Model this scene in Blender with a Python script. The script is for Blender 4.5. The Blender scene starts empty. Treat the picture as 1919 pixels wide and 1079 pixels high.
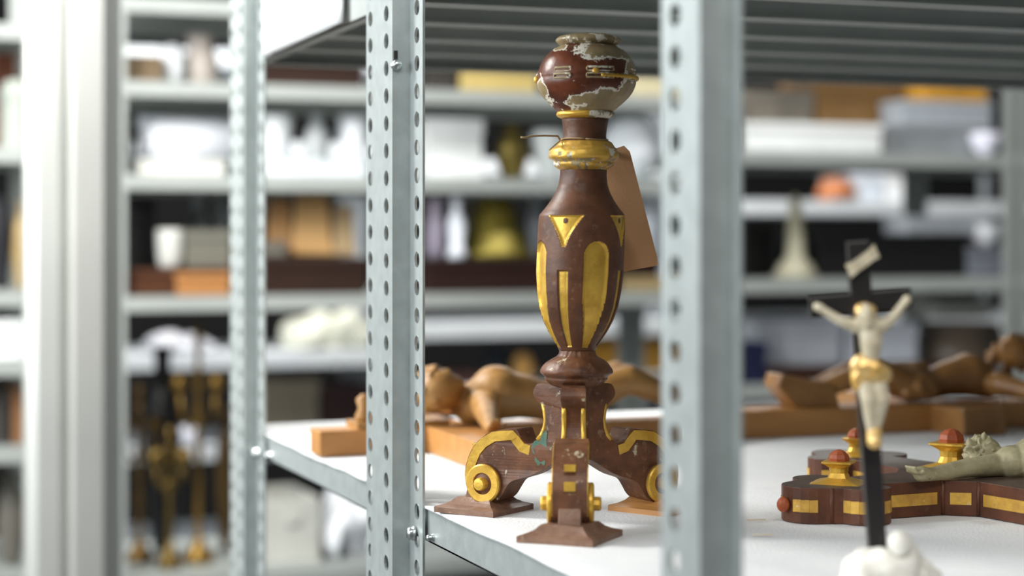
import bpy, bmesh, math, random
from mathutils import Vector, Matrix, noise
from mathutils.geometry import tessellate_polygon
random.seed(7)
C = bpy.context.scene.collection
S = bpy.context.scene
PI = math.pi
# ---------------------------------------------------------------- camera
F = 3500.0; HY = 448.0; TH = math.atan(1266/3500.0); CZ = 1.35
ST, CT = math.sin(TH), math.cos(TH)
cam = bpy.data.cameras.new('camera'); co = bpy.data.objects.new('camera', cam); C.objects.link(co)
co.location = (0, 0, CZ); co.rotation_euler = (PI/2, 0, -TH)
cam.sensor_width = 36; cam.lens = F/1919*36
cam.shift_y = (HY-539.5)/1919
cam.dof.use_dof = True; cam.dof.focus_distance = 1.60; cam.dof.aperture_fstop = 3.0
cam.clip_start = .02
S.camera = co
# ---------------------------------------------------------------- world, light, exposure
w = bpy.data.worlds.new('world'); S.world = w; w.use_nodes = True
w.node_tree.nodes['Background'].inputs[0].default_value = (.86, .95, 1.0, 1)
w.node_tree.nodes['Background'].inputs[1].default_value = .10
S.view_settings.view_transform = 'Standard'; S.view_settings.look = 'None'
S.view_settings.gamma = 1; S.view_settings.exposure = 0.50
def area(name, loc, target, sx, sy, power, col=(1, 1, 1)):
    l = bpy.data.lights.new(name, 'AREA'); l.shape = 'RECTANGLE'; l.size = sx; l.size_y = sy
    l.energy = power; l.color = col
    o = bpy.data.objects.new(name, l); C.objects.link(o); o.location = loc
    o.rotation_euler = (Vector(target)-Vector(loc)).to_track_quat('-Z', 'Y').to_euler()
    return o
area('window_light', (-2.85, 1.6, CZ+.75), (.5, 1.7, CZ), 2.6, 1.5, 95, (.93, .98, 1))
area('window_light', (-2.85, 4.9, CZ+.75), (1.5, 4.2, CZ), 2.2, 1.5, 32, (.93, .98, 1))
area('unseen_overhead_light', (-.40, 2.60, CZ+1.05), (.33, 3.0, CZ+.25), .25, .7, 48, (1, .99, .95))  # added overhead light without a fixture, blows out the column top
area('unseen_overhead_light', (1.6, 5.1, CZ+1.6), (1.6, 5.4, CZ-.5), 3.4, .3, 85, (1, .99, .96))  # added to brighten the farther aisle and its white shelf edges, no fixture
area('unseen_overhead_light', (1.3, 3.2, CZ+1.6), (1.3, 3.7, CZ-.5), 2.6, .3, 36, (1, .99, .96))  # added over the near aisle, out of view, brightens the racks behind
area('unseen_overhead_light', (.2, -.4, CZ+1.5), (.9, 1.6, CZ-.2), 2.0, .5, 26, (1, .98, .94))

# ---------------------------------------------------------------- coordinates
def W(px, py, Z):
    xt = (px-960)/F
    return Vector((Z*ST+xt*Z*CT, Z*CT-xt*Z*ST, CZ+(HY-py)/F*Z))
def onY(px, py, Y):
    xt = (px-960)/F
    return W(px, py, Y/(CT-xt*ST))
SURF = CZ-.235                                      # the foam's upper face
def G(px, py, h=.235): return W(px, py, h*F/(py-HY))

# ---------------------------------------------------------------- materials
def mat(name, col, rough=.5, metal=0., noise_scale=0, col2=None, amt=.5, bump=0, bscale=200, detail=4, spec=.5, stretch=None):
    m = bpy.data.materials.new(name); m.use_nodes = True
    nt = m.node_tree; b = nt.nodes['Principled BSDF']
    b.inputs['Base Color'].default_value = (*col, 1); b.inputs['Roughness'].default_value = rough
    b.inputs['Metallic'].default_value = metal; b.inputs['Specular IOR Level'].default_value = spec
    tc = nt.nodes.new('ShaderNodeTexCoord'); mp = nt.nodes.new('ShaderNodeMapping')
    nt.links.new(tc.outputs['Object'], mp.inputs[0])
    if stretch: mp.inputs['Scale'].default_value = stretch
    if noise_scale:
        n = nt.nodes.new('ShaderNodeTexNoise'); n.inputs['Scale'].default_value = noise_scale; n.inputs['Detail'].default_value = detail
        nt.links.new(mp.outputs[0], n.inputs['Vector'])
        r = nt.nodes.new('ShaderNodeValToRGB'); r.color_ramp.elements[0].position = .5-amt*.5; r.color_ramp.elements[1].position = .5+amt*.5
        r.color_ramp.elements[0].color = (*col, 1); r.color_ramp.elements[1].color = (*(col2 or col), 1)
        nt.links.new(n.outputs['Fac'], r.inputs[0]); nt.links.new(r.outputs[0], b.inputs['Base Color'])
    if bump:
        n2 = nt.nodes.new('ShaderNodeTexNoise'); n2.inputs['Scale'].default_value = bscale; n2.inputs['Detail'].default_value = 3
        nt.links.new(mp.outputs[0], n2.inputs['Vector'])
        bp = nt.nodes.new('ShaderNodeBump'); bp.inputs['Strength'].default_value = bump; bp.inputs['Distance'].default_value = .001
        nt.links.new(n2.outputs['Fac'], bp.inputs['Height']); nt.links.new(bp.outputs[0], b.inputs['Normal'])
    return m
def patina(name, base, dark, dust, chip, chip_thr=.66, metal=0, rough=.45, scale=1., attr=False):
    """old painted or gilded wood: base tone, darker rubbing, dust, chips down to the ground layer"""
    m = bpy.data.materials.new(name); m.use_nodes = True; nt = m.node_tree; L = nt.links.new
    b = nt.nodes['Principled BSDF']; b.inputs['Roughness'].default_value = rough; b.inputs['Metallic'].default_value = metal; b.inputs['Specular IOR Level'].default_value = .35
    tc = nt.nodes.new('ShaderNodeTexCoord')
    def nz(s, d=5, r=.6):
        n = nt.nodes.new('ShaderNodeTexNoise'); n.inputs['Scale'].default_value = s*scale; n.inputs['Detail'].default_value = d
        n.inputs['Roughness'].default_value = r; L(tc.outputs['Object'], n.inputs['Vector']); return n.outputs['Fac']
    def ramp(v, a, c):
        r = nt.nodes.new('ShaderNodeMapRange'); r.inputs[1].default_value = a; r.inputs[2].default_value = c; L(v, r.inputs[0]); return r.outputs[0]
    def mix(f, a, c):
        x = nt.nodes.new('ShaderNodeMix'); x.data_type = 'RGBA'; L(f, x.inputs[0])
        for k, v in ((6, a), (7, c)):
            if isinstance(v, tuple): x.inputs[k].default_value = (*v, 1)
            else: L(v, x.inputs[k])
        return x.outputs[2]
    c = mix(ramp(nz(55), .38, .66), base, dark)
    c = mix(ramp(nz(120, 6, .7), .58, .78), c, dust)
    c = mix(ramp(nz(70, 8, .75), chip_thr, chip_thr+.02), c, chip)
    if attr:
        at = nt.nodes.new('ShaderNodeAttribute'); at.attribute_name = 'flake'
        ad = nt.nodes.new('ShaderNodeMath'); ad.operation = 'MULTIPLY_ADD'
        L(nz(95, 8, .65), ad.inputs[0]); ad.inputs[1].default_value = .9; L(at.outputs['Fac'], ad.inputs[2])
        v = ad.outputs[0]
        c = mix(ramp(v, .425, .435), c, (.82, .77, .66))
        put = mix(ramp(nz(60), .4, .65), (.36, .27, .14), (.24, .17, .085))
        c = mix(ramp(v, .50, .52), c, put)
    L(c, b.inputs['Base Color'])
    bp = nt.nodes.new('ShaderNodeBump'); bp.inputs['Strength'].default_value = .35; bp.inputs['Distance'].default_value = .0008
    L(nz(160, 5, .7), bp.inputs['Height']); L(bp.outputs[0], b.inputs['Normal'])
    return m
M = {}
M['galv'] = mat('galvanised steel', (.50, .545, .54), .42, .55, 60, (.40, .44, .435), .5, .12, 350)
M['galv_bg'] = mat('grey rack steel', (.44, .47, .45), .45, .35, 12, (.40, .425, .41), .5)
M['galv_dark'] = mat('dull deck steel', (.20, .20, .178), .5, .5, 8, (.20, .205, .19), .5)
M['white_steel'] = mat('white steel', (.80, .83, .86), .4, .0, 9, (.72, .76, .8), .5)
M['column'] = mat('bare aluminium', (.62, .63, .60), .38, .55, 6, (.56, .57, .545), .6)
M['bolt'] = mat('zinc bolt', (.62, .66, .66), .25, .9)
M['foam'] = mat('white foam sheet', (.80, .81, .82), .75, 0, 30, (.74, .75, .765), .5, .7, 420)
M['brown'] = patina('brown painted wood', (.135, .052, .024), (.075, .030, .015), (.23, .14, .085), (.50, .42, .30), .74)
M['brown_flake'] = patina('flaking brown paint', (.14, .036, .014), (.07, .02, .010), (.20, .085, .035), (.74, .68, .56), .645, attr=True, rough=.32)
M['brown_worn'] = patina('worn brown wood', (.17, .068, .03), (.085, .034, .018), (.32, .21, .13), (.50, .44, .30), .62)
M['dusty'] = patina('dusty foot wood', (.23, .13, .085), (.14, .07, .045), (.36, .26, .18), (.62, .54, .38), .66)
M['gilt'] = patina('aged gilding', (.74, .46, .075), (.54, .31, .045), (.42, .24, .04), (.20, .08, .03), .68, metal=.4, rough=.36)
M['gilt_worn'] = patina('worn gilding', (.75, .45, .08), (.50, .28, .06), (.40, .27, .11), (.66, .56, .38), .64, metal=.35, rough=.4)
M['putty'] = patina('bare ground layer', (.36, .27, .14), (.25, .18, .09), (.50, .42, .28), (.78, .72, .60), .53)
M['green'] = patina('green paint remains', (.10, .20, .14), (.06, .12, .08), (.2, .2, .12), (.12, .05, .03), .72)
M['card'] = mat('brown card', (.62, .34, .17), .8, 0, 25, (.56, .30, .145), .5, .2, 500)
M['twine'] = mat('twine', (.36, .25, .12), .9)
M['black'] = mat('black stained wood', (.012, .010, .010), .35, 0, 40, (.02, .017, .016), .5)
M['ivory'] = mat('ivory', (.62, .56, .43), .35, 0, 160, (.50, .42, .28), .6)
M['ivory_gold'] = mat('ivory gilt', (.75, .42, .08), .35, .4, 150, (.62, .48, .25), .5)
M['plaster'] = mat('white plaster', (.80, .78, .72), .7, 0, 90, (.68, .65, .58), .5, .8, 160)
M['oak'] = mat('light carved wood', (.46, .25, .075), .45, 0, 22, (.22, .095, .025), .6, .3, 120, stretch=(1, 4, 4))
M['oak_dark'] = mat('brown carved wood', (.34, .165, .045), .45, 0, 26, (.15, .06, .016), .6, .3, 120)
M['oak_side'] = mat('pale plank wood', (.50, .24, .07), .5, 0, 10, (.36, .16, .045), .6, .2, 120, stretch=(1, 6, 6))
M['crossbrown'] = patina('dark red brown wood', (.12, .04, .018), (.07, .025, .013), (.15, .075, .045), (.3, .2, .1), .80)
M['crosstop'] = patina('dusty dark wood', (.10, .065, .048), (.065, .042, .033), (.17, .13, .10), (.25, .2, .15), .82)
M['redstone'] = patina('red bole knob', (.42, .10, .035), (.28, .06, .02), (.50, .25, .10), (.7, .4, .12), .66)
M['stonegreen'] = patina('grey green bronze paint', (.42, .375, .23), (.26, .225, .13), (.52, .48, .34), (.16, .12, .07), .64)
def flat(name, col, rough=.5, metal=0):
    if name not in M: M[name] = mat(name, col, rough, metal, 9, tuple(c*.8 for c in col), .6, spec=.25)
    return M[name]

# ---------------------------------------------------------------- mesh building
class MB:
    def __init__(s): s.v = []; s.f = []; s.m = []; s.sm = []
    def add(s, vs, fs, mi=0, smooth=False, mx=None):
        o = len(s.v)
        s.v += [(mx @ Vector(v)) if mx else Vector(v) for v in vs]
        s.f += [tuple(i+o for i in f) for f in fs]
        s.m += (mi if isinstance(mi, list) else [mi]*len(fs)); s.sm += [smooth]*len(fs)
        return s
    def box(s, x0, x1, y0, y1, z0, z1, mi=0, mx=None):
        v = [(x, y, z) for z in (z0, z1) for x, y in ((x0, y0), (x1, y0), (x1, y1), (x0, y1))]
        return s.add(v, [(0, 3, 2, 1), (4, 5, 6, 7), (0, 1, 5, 4), (1, 2, 6, 5), (2, 3, 7, 6), (3, 0, 4, 7)], mi, False, mx)
    def lathe(s, prof, n=32, mi=0, mx=None, smooth=True, sy=1.):
        """prof: (r, z) bottom to top"""
        v = []
        for r, z in prof:
            for k in range(n):
                a = 2*PI*k/n; v.append((r*math.cos(a), r*math.sin(a)*sy, z))
        f = []
        for i in range(len(prof)-1):
            for k in range(n):
                k2 = (k+1) % n; f.append((i*n+k, i*n+k2, (i+1)*n+k2, (i+1)*n+k))
        f.append(tuple(range(n-1, -1, -1))); f.append(tuple((len(prof)-1)*n+k for k in range(n)))
        return s.add(v, f, mi, smooth, mx)
    def ell(s, c, r, mi=0, mx=None, n=20, nz=0., ns=30):
        if not hasattr(r, '__len__'): r = (r, r, r)
        h = n//2; v = []; f = []
        for i in range(h+1):
            t = PI*i/h
            for k in range(n):
                a = 2*PI*k/n
                d = Vector((math.sin(t)*math.cos(a), math.sin(t)*math.sin(a), -math.cos(t)))
                p = Vector((c[0]+d.x*r[0], c[1]+d.y*r[1], c[2]+d.z*r[2]))
                if nz: p += d*nz*noise.noise(p*ns)
                v.append(p)
        for i in range(h):
            for k in range(n):
                k2 = (k+1) % n; f.append((i*n+k, i*n+k2, (i+1)*n+k2, (i+1)*n+k))
        return s.add(v, f, mi, True, mx)
    def tube(s, pts, rad, n=10, mi=0, mx=None):
        pts = [Vector(p) for p in pts]
        if not hasattr(rad, '__len__'): rad = [rad]*len(pts)
        v = []; f = []; up = Vector((0, 0, 1))
        for i, p in enumerate(pts):
            d = (pts[min(i+1, len(pts)-1)]-pts[max(i-1, 0)]).normalized()
            a = up if abs(d.z) < .9 else Vector((1, 0, 0))
            u = d.cross(a).normalized(); w_ = d.cross(u)
            for k in range(n):
                t = 2*PI*k/n; v.append(p+(u*math.cos(t)+w_*math.sin(t))*rad[i])
        for i in range(len(pts)-1):
            for k in range(n):
                k2 = (k+1) % n; f.append((i*n+k, i*n+k2, (i+1)*n+k2, (i+1)*n+k))
        f.append(tuple(range(n-1, -1, -1))); f.append(tuple((len(pts)-1)*n+k for k in range(n)))
        return s.add(v, f, mi, True, mx)
    def limb(s, pts, rad, n=14, mx=None):
        s.tube(pts, rad, n, 0, mx)
        for p, r in zip(pts, rad): s.ell(p, r, 0, mx, 14)
        return s
    def prism(s, pts, hw, mi=0, mx=None, side_mi=None):
        """pts (a, b) outline in the x-z plane, hw: half thickness in y (number or function of (a, b))"""
        n = len(pts); h = hw if callable(hw) else (lambda a, b: hw)
        v = [(a, -h(a, b), b) for a, b in pts]+[(a, h(a, b), b) for a, b in pts]
        tr = tessellate_polygon([[Vector((a, b, 0)) for a, b in pts]])
        f = [tuple(t) for t in tr]+[tuple(i+n for i in reversed(t)) for t in tr]
        mm = [mi]*len(f)
        for i in range(n):
            j = (i+1) % n; f.append((i, j, j+n, i+n)); mm.append(mi if side_mi is None else side_mi)
        return s.add(v, f, mm, False, mx)
    def build(s, name, mats, parent=None, bevel=0, world=False, remesh=0, smooth_it=0, fix=True, recalc=True):
        me = bpy.data.meshes.new(name)
        off = None
        if world and parent:
            wm = parent.matrix_basis.copy(); pp = parent.parent
            while pp: wm = pp.matrix_basis @ wm; pp = pp.parent
            off = wm.inverted()
        me.from_pydata([off @ v if off else v for v in s.v], [], s.f)
        for x in (mats if isinstance(mats, (list, tuple)) else [mats]): me.materials.append(M[x] if isinstance(x, str) else x)
        me.polygons.foreach_set('material_index', s.m); me.polygons.foreach_set('use_smooth', s.sm)
        if recalc:
            bm = bmesh.new(); bm.from_mesh(me); bmesh.ops.recalc_face_normals(bm, faces=bm.faces); bm.to_mesh(me); bm.free()
        me.update()
        o = bpy.data.objects.new(name, me); C.objects.link(o)
        if parent: o.parent = parent
        if remesh:
            md = o.modifiers.new('remesh', 'REMESH'); md.mode = 'VOXEL'; md.voxel_size = remesh; md.use_smooth_shade = True
            if smooth_it:
                sm = o.modifiers.new('smooth', 'SMOOTH'); sm.iterations = smooth_it; sm.factor = .5
        if bevel:
            md = o.modifiers.new('bevel', 'BEVEL'); md.width = bevel; md.segments = 2; md.limit_method = 'ANGLE'; md.angle_limit = .6
        return o
def tag(o, label=None, cat=None, group=None, kind=None):
    if label: o['label'] = label
    if cat: o['category'] = cat
    if group: o['group'] = group
    if kind: o['kind'] = kind
    return o
def empty(name, loc, rz=0, label=None, cat=None, group=None):
    o = bpy.data.objects.new(name, None); C.objects.link(o); o.location = loc; o.rotation_euler = (0, 0, rz); o.empty_display_size = .05
    o.matrix_basis = Matrix.Translation(Vector(loc)) @ Matrix.Rotation(rz, 4, 'Z')
    return tag(o, label, cat, group)
def T(x, y, z): return Matrix.Translation((x, y, z))
def R(a, ax): return Matrix.Rotation(a, 4, ax)

# ---------------------------------------------------------------- the room
def struct(name, mb, m): return tag(mb.build(name, m), kind='structure')
struct('floor', MB().box(-3, 6.5, -1.5, 8.2, -.1, 0), mat('grey floor', (.06, .06, .058), .5, 0, 3, (.045, .045, .043), .5))
struct('wall_back', MB().box(-3, 6.5, 8.2, 8.35, 0, 3.3), mat('grey back wall', (.02, .02, .02), .9, spec=.05))
struct('ceiling', MB().box(-3, 6.5, 2.3, 8.2, 3.3, 3.4), mat('pale ceiling', (.28, .28, .27), .8))
wl = MB()
wl.box(-3.15, -3, -1.5, 8.2, 0, 1.3); wl.box(-3.15, -3, -1.5, 8.2, 2.9, 3.4)
for a, b in ((-1.5, .3), (2.9, 3.8), (6.0, 8.2)): wl.box(-3.15, -3, a, b, 1.3, 2.9)
struct('wall_left', wl, mat('white plaster wall', (.7, .7, .68), .8))
for i, (a, b) in enumerate(((.3, 2.9), (3.8, 6.0))):
    f = MB()
    f.box(-3.1, -3.05, a, b, 1.3, 1.36); f.box(-3.1, -3.05, a, b, 2.84, 2.9)
    for y in (a, (a+b)/2-.03, b-.06): f.box(-3.1, -3.05, y, y+.06, 1.36, 2.84)
    wn = struct('window_%d' % (i+1), f, 'white_steel')

# ---------------------------------------------------------------- front rack
PX = .4734; PY = [1.000, 1.632, 2.283]               # side plane of the rack and its three uprights in view
PITCH = .025; HR = .0071
def holed(mb, o, u, nrm, width, cols, z0, z1, phase=0., th=.0022, mi=0):
    """plate through o, width along u, height along z, round holes centred at cols"""
    o = Vector(o); u = Vector(u); nrm = Vector(nrm)
    n = 20
    edges = [0]+[(cols[i]+cols[i+1])/2 for i in range(len(cols)-1)]+[width]
    rows = int(round((z1-z0)/PITCH))
    for r in range(rows):
        za = z0+r*PITCH; zb = za+PITCH; zc = (za+zb)/2+phase
        for ci, c in enumerate(cols):
            a, b = edges[ci], edges[ci+1]
            outer = []; inner = []
            for k in range(n):
                t = 2*PI*k/n; dx, dz = math.cos(t), math.sin(t)
                hr = HR
                inner.append((c+hr*dx, zc+hr*dz))
                # project on the rectangle
                sx = ((b-c) if dx > 0 else (c-a))/abs(dx) if abs(dx) > 1e-6 else 1e9
                sz = ((zb-zc) if dz > 0 else (zc-za))/abs(dz) if abs(dz) > 1e-6 else 1e9
                s_ = min(sx, sz); outer.append((c+dx*s_, zc+dz*s_))
            # corners
            cor = {(1, 1): (b, zb), (-1, 1): (a, zb), (-1, -1): (a, za), (1, -1): (b, za)}
            for sgn in (0, 1):
                off = nrm*(-th*sgn)
                vs = [o+u*p+Vector((0, 0, q))+off for p, q in outer]+[o+u*p+Vector((0, 0, q))+off for p, q in inner]
                fs = []
                for k in range(n):
                    k2 = (k+1) % n; fs.append((k, k2, n+k2, n+k))
                # fill corner triangles
                for k in range(n):
                    k2 = (k+1) % n
                    p, q = outer[k], outer[k2]
                    if abs(p[0]-q[0]) > 1e-7 and abs(p[1]-q[1]) > 1e-7:
                        cx = b if max(p[0], q[0]) > b-1e-6 else a
                        cz = zb if max(p[1], q[1]) > zb-1e-6 else za
                        vs.append(o+u*cx+Vector((0, 0, cz))+off); fs.append((k, len(vs)-1, k2))
                if sgn: fs = [tuple(reversed(x)) for x in fs]
                mb.add(vs, fs, mi)
            vs = [o+u*p+Vector((0, 0, q))+nrm*.0003 for p, q in inner]+[o+u*p+Vector((0, 0, q))-nrm*th for p, q in inner]
            mb.add(vs, [(k, (k+1) % n, n+(k+1) % n, n+k) for k in range(n)], mi, True)
    # free edges
    for e in (0, width):
        p = o+u*e
        mb.add([p+Vector((0, 0, z0)), p+Vector((0, 0, z1)), p+Vector((0, 0, z1))-nrm*th, p+Vector((0, 0, z0))-nrm*th], [(0, 1, 2, 3)], mi)
rack = empty('shelving_rack', (PX, PY[1], 0), 0, 'galvanised steel rack with round-holed posts carrying the gilded baluster', 'shelving rack')
Z0, Z1 = .02, 2.27
def post_a(yc, phase):
    mb = MB()
    x = PX-.001
    # far flange, then a shallow step, near flange, web, forward flange
    yA = yc+.036
    holed(mb, (x, yA+.044, 0), (0, -1, 0), (-1, 0, 0), .044, [.0145], Z0, Z1, phase)
    mb.box(x, x+.004, yA-.0005, yA+.0005, Z0, Z1)
    holed(mb, (x-.0012, yA, 0), (0, -1, 0), (-1, 0, 0), .046, [.029], Z0, Z1, phase-.0015)
    yw = yA-.046
    mb.box(x, x+.0165, yA-.002, yA-.0006, Z0, Z1)
    mb.box(x-.0012, x+.0150, yw-.0022, yw, Z0, Z1)
    holed(mb, (x+.0150, yw-.0022, 0), (0, -1, 0), (-1, 0, 0), .040, [.023], Z0, Z1, phase)
    return mb
ph = {1: -.0005, 2: .003}
for k in (1, 2):
    u = post_a(PY[k], ph[k]).build('upright', 'galv', rack, world=True, recalc=False)
mb = MB(); x = PX-.004; y = PY[0]+.032
holed(mb, (x, y, 0), (0, -1, 0), (-1, 0, 0), .051, [.0195], Z0, Z1, .001)
mb.box(x, x+.0225, y-.0532, y-.051, Z0, Z1)
mb.box(x+.0205, x+.0225, y-.0635, y-.0532, Z0, Z1)
mb.build('upright', 'galv', rack, world=True, recalc=False)
# other side of the rack, out of the picture on the right
XR = PX+1.9; YF, YB = PY[0]-.05, PY[2]+.05
ZL = CZ-.2375                                       # beam top of the lower shelf
ZU = CZ+.220                                        # beam bottom of the upper shelf
for nm, zb, zt in (('shelf', ZL-.030, ZL), ('shelf', ZU, ZU+.034)):
    mb = MB()
    x = PX+.019
    mb.box(x, x+.0015, YF, YB, zb, zt)              # side lip
    mb.box(x, x+.014, YF, YB, zb, zb+.0015)          # folded return
    mb.box(x, XR, YB-.0015, YB, zb, zt); mb.box(x, XR, YB-.02, YB, zb, zb+.0015)
    # ribbed deck: panels running across
    yy = YF; top = zt-.001; k = 0
    while yy < YB-.02:
        y2 = min(yy+.158, YB)
        xd = x+.003
        mb.box(xd, XR, yy, y2-.003, top-.0012, top)
        mb.box(xd, XR, yy, yy+.0012, top-.024, top); mb.box(xd, XR, y2-.0045, y2-.003, top-.024, top)
        mb.box(xd, XR, yy, yy+.014, top-.025, top-.0238); mb.box(xd, XR, y2-.017, y2-.003, top-.025, top-.0238)
        mb.add([(xd, yy+.06, top-.0014), (XR, yy+.06, top-.0014), (xd, yy+.075, top-.009), (XR, yy+.075, top-.009), (xd, yy+.09, top-.0014), (XR, yy+.09, top-.0014)], [(0, 1, 3, 2), (2, 3, 5, 4)])
        yy = y2
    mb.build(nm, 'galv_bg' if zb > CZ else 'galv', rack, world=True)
for yy in (YF+.02, YB-.05): MB().box(XR-.002, XR+.04, yy, yy+.04, Z0, Z1).build('upright', 'galv', rack, world=True)
def bolt(p, ax, r=.006):
    mb = MB(); mx = T(*p) @ (R(-PI/2, 'Y') if ax == 'x' else R(PI/2, 'X'))
    mb.lathe([(r*1.15, 0), (r*1.15, .0012), (r, .0014), (r, .004), (r*.8, .006), (r*.2, .0066)], 18, 0, mx)
    mb.box(-r*.6, r*.6, -r*.12, r*.12, .0063, .0072, 0, mx)
    mb.build('bolt', 'bolt', rack, world=True)
webY = PY[1]+.036-.046-.0022
p = onY(743, 122, webY); bolt((p.x, webY, p.z), 'y', .0046)
mb = MB(); mb.box(p.x-.0022, p.x+.0012, webY-.0012, webY, p.z+.002, p.z+.013); mb.build('bolt_slot', 'black', rack, world=True)
p = onY(776, 998, PY[1]-.03); bolt((PX+.012, PY[1]-.032, p.z), 'x', .0058)
bolt((PX+.019, PY[1]-.068, p.z+.001), 'x', .003)
p = onY(486, 847, PY[2]-.02); bolt((PX+.010, PY[2]-.034, p.z), 'x', .0062)
bolt((PX+.019, PY[2]-.068, p.z+.0005), 'x', .004)

# foam sheet on the lower shelf
def foam(name, x0, x1, y0, y1, z, wav, droop, label, th=.0025, nx=90, ny=90, hang=None):
    v = []; f = []
    for i in range(nx+1):
        for j in range(ny+1):
            tx = (i/nx)**2
            X = x0+(x1-x0)*tx; Y = y0+(y1-y0)*j/ny
            e = math.exp(-(X-x0)/.012)
            zz = z+wav*noise.noise(Vector((X*6, Y*9, 3.3)))*(.25+e)+wav*.6*noise.noise(Vector((X*2, Y*22, 1)))*e-droop*e*(.6+.4*noise.noise(Vector((0, Y*14, 7))))
            v.append((X-.004*e*noise.noise(Vector((5, Y*17, 2))), Y, zz))
    for i in range(nx):
        for j in range(ny):
            a = i*(ny+1)+j; f.append((a, a+ny+1, a+ny+2, a+1))
    mb = MB(); mb.add(v, f, 0, True)
    if hang:
        ya, yb, zb = hang; n = 24; vv = []; ff = []
        for j in range(n+1):
            Y = ya+(yb-ya)*j/n
            for k in range(7):
                t = k/6; vv.append((x0-.0035-.0015*noise.noise(Vector((t*3, Y*12, 0))), Y, z-(z-zb)*t))
        for j in range(n):
            for k in range(6):
                a = j*7+k; ff.append((a, a+1, a+8, a+7))
        mb.add(vv, ff, 0, True)
    o = mb.build(name, 'foam', recalc=False)
    md = o.modifiers.new('thick', 'SOLIDIFY'); md.thickness = th; md.offset = -1
    return tag(o, label, 'foam sheet')
foam('foam_liner', PX+.0165, XR-.02, YF+.02, YB+.005, SURF, .0015, .0025, 'white foam sheet lying under the baluster and crucifixes')
foam('foam_liner', PX+.0165, XR-.02, 1.85, YB+.005, ZU+.10, .002, 0, 'white foam sheet hanging over the side of the upper shelf', hang=(1.85, 2.22, ZU+.001))

# ---------------------------------------------------------------- carved baluster
BZ = 1.57; SC = F/BZ
bc = W(1078, HY, BZ); bal = empty('carved_baluster', (bc.x, bc.y, SURF), -TH, 'brown and gold carved wooden baluster standing on three scroll feet', 'candlestick')
def hgt(y): return .235-(y-HY)/SC
LEAN = .026
def leanx(z): return max(0, z-.09)*LEAN*1.35
def lathe_part(name, prof, mats, n=96, sub=6, fn=None, par=bal, attr=None, smooth=True):
    """prof: (py, rpx) top to bottom, catmull-less linear refinement; fn(theta, z, r, py) -> (dr, material)"""
    rows = []
    for (y0, r0), (y1, r1) in zip(prof, prof[1:]):
        k = max(1, int(abs(y1-y0)/sub)) if sub else 1
        for i in range(k): rows.append((y0+(y1-y0)*i/k, r0+(r1-r0)*i/k))
    rows.append(prof[-1])
    if fn or attr or len(rows) > 20:                 # soften the refined profile
        for _ in range(2):
            rr = [r for _, r in rows]
            rows = [(y, rr[i] if i in (0, len(rows)-1) else (rr[i-1]+2*rr[i]+rr[i+1])/4) for i, (y, r) in enumerate(rows)]
    v = []; f = []; mi = []; fl = []
    for y, r in rows:
        z = hgt(y)
        for k in range(n):
            t = 2*PI*k/n; rr = r/SC
            d = fn(t, y)[0] if fn else 0
            rr += d
            v.append((rr*math.sin(t)+leanx(z), -rr*math.cos(t), z))
            if attr: fl.append(attr(t, y, r))
    for i in range(len(rows)-1):
        for k in range(n):
            k2 = (k+1) % n; f.append((i*n+k, (i+1)*n+k, (i+1)*n+k2, i*n+k2))
            mi.append(fn((2*PI*(k+.5)/n), (rows[i][0]+rows[i+1][0])/2)[1] if fn else 0)
    f.append(tuple(range(n))); mi.append(0); f.append(tuple((len(rows)-1)*n+k for k in range(n-1, -1, -1))); mi.append(0)
    mb = MB(); mb.add(v, f, mi, smooth)
    o = mb.build(name, mats, par, recalc=True)
    if attr:
        a = o.data.attributes.new('flake', 'FLOAT', 'POINT'); a.data.foreach_set('value', fl)
    return o
def wrap(t): return (t+PI) % (2*PI)-PI
def nn(t, y, s=1., seed=0): return noise.noise(Vector((math.sin(t)*3*s, math.cos(t)*3*s, y*.03*s+seed)))
def flake(t, y, r):
    x = r*math.sin(t); fr = math.cos(t) > -.2
    v = -1.
    def el(cx, cy, a, b): return .35*(1-math.hypot((x-cx)/a, (y-cy)/b))
    if fr:
        for e in ((28, 98, 52, 20), (60, 104, 30, 14), (84, 135, 14, 28), (38, 196, 66, 24), (80, 178, 26, 34), (4, 208, 30, 10), (-12, 190, 26, 10), (-86, 180, 12, 30), (-74, 204, 14, 16), (-52, 92, 14, 9)):
            v = max(v, el(*e))
    else:
        v = nn(t, y, .6, 4)*.5-.1
    return v
lathe_part('knob', [(84, 45), (86, 52), (92, 64), (100, 74), (110, 82), (122, 88), (136, 92), (144, 93.5), (146, 92), (148, 91.5), (150, 92), (152, 93.5), (162, 92), (174, 87), (186, 78), (197, 66), (205, 57), (211, 50)], ['brown_flake'], 160, 3, None, attr=flake)
lathe_part('knob_cap', [(63, 12), (64.5, 38), (67, 50), (71, 59), (76, 63), (80, 61), (83, 55), (87, 48), (90, 40)], ['putty'], 64, 2, fn=lambda t, y: (.0012*nn(t, y, 2.2), 0))
lathe_part('knob_ring', [(209, 50), (210, 54), (213, 55), (219, 54), (221, 48), (223, 43)], ['gilt', 'putty'], 64, 2, fn=lambda t, y: (0, 1 if 8 < math.degrees(wrap(t)) < 170 else 0))
lathe_part('neck', [(221, 44), (228, 43), (240, 41), (255, 40), (264, 42), (270, 45)], ['brown'], 64, 4)
def collar_fn(t, y):
    d = .0004*nn(t, y, 2.4); m = 0
    g = math.degrees(wrap(t)); k_ = nn(t, y, 1.9, 9)
    if y > 280 and k_ > (.0 if 38 < g < 100 else .42): m = 1; d -= .0005
    if 299 < y < 313 and nn(t, y, 2.2, 2) > (.05 if g < 25 or g > 60 else .5): m = 1
    return d, m
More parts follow.
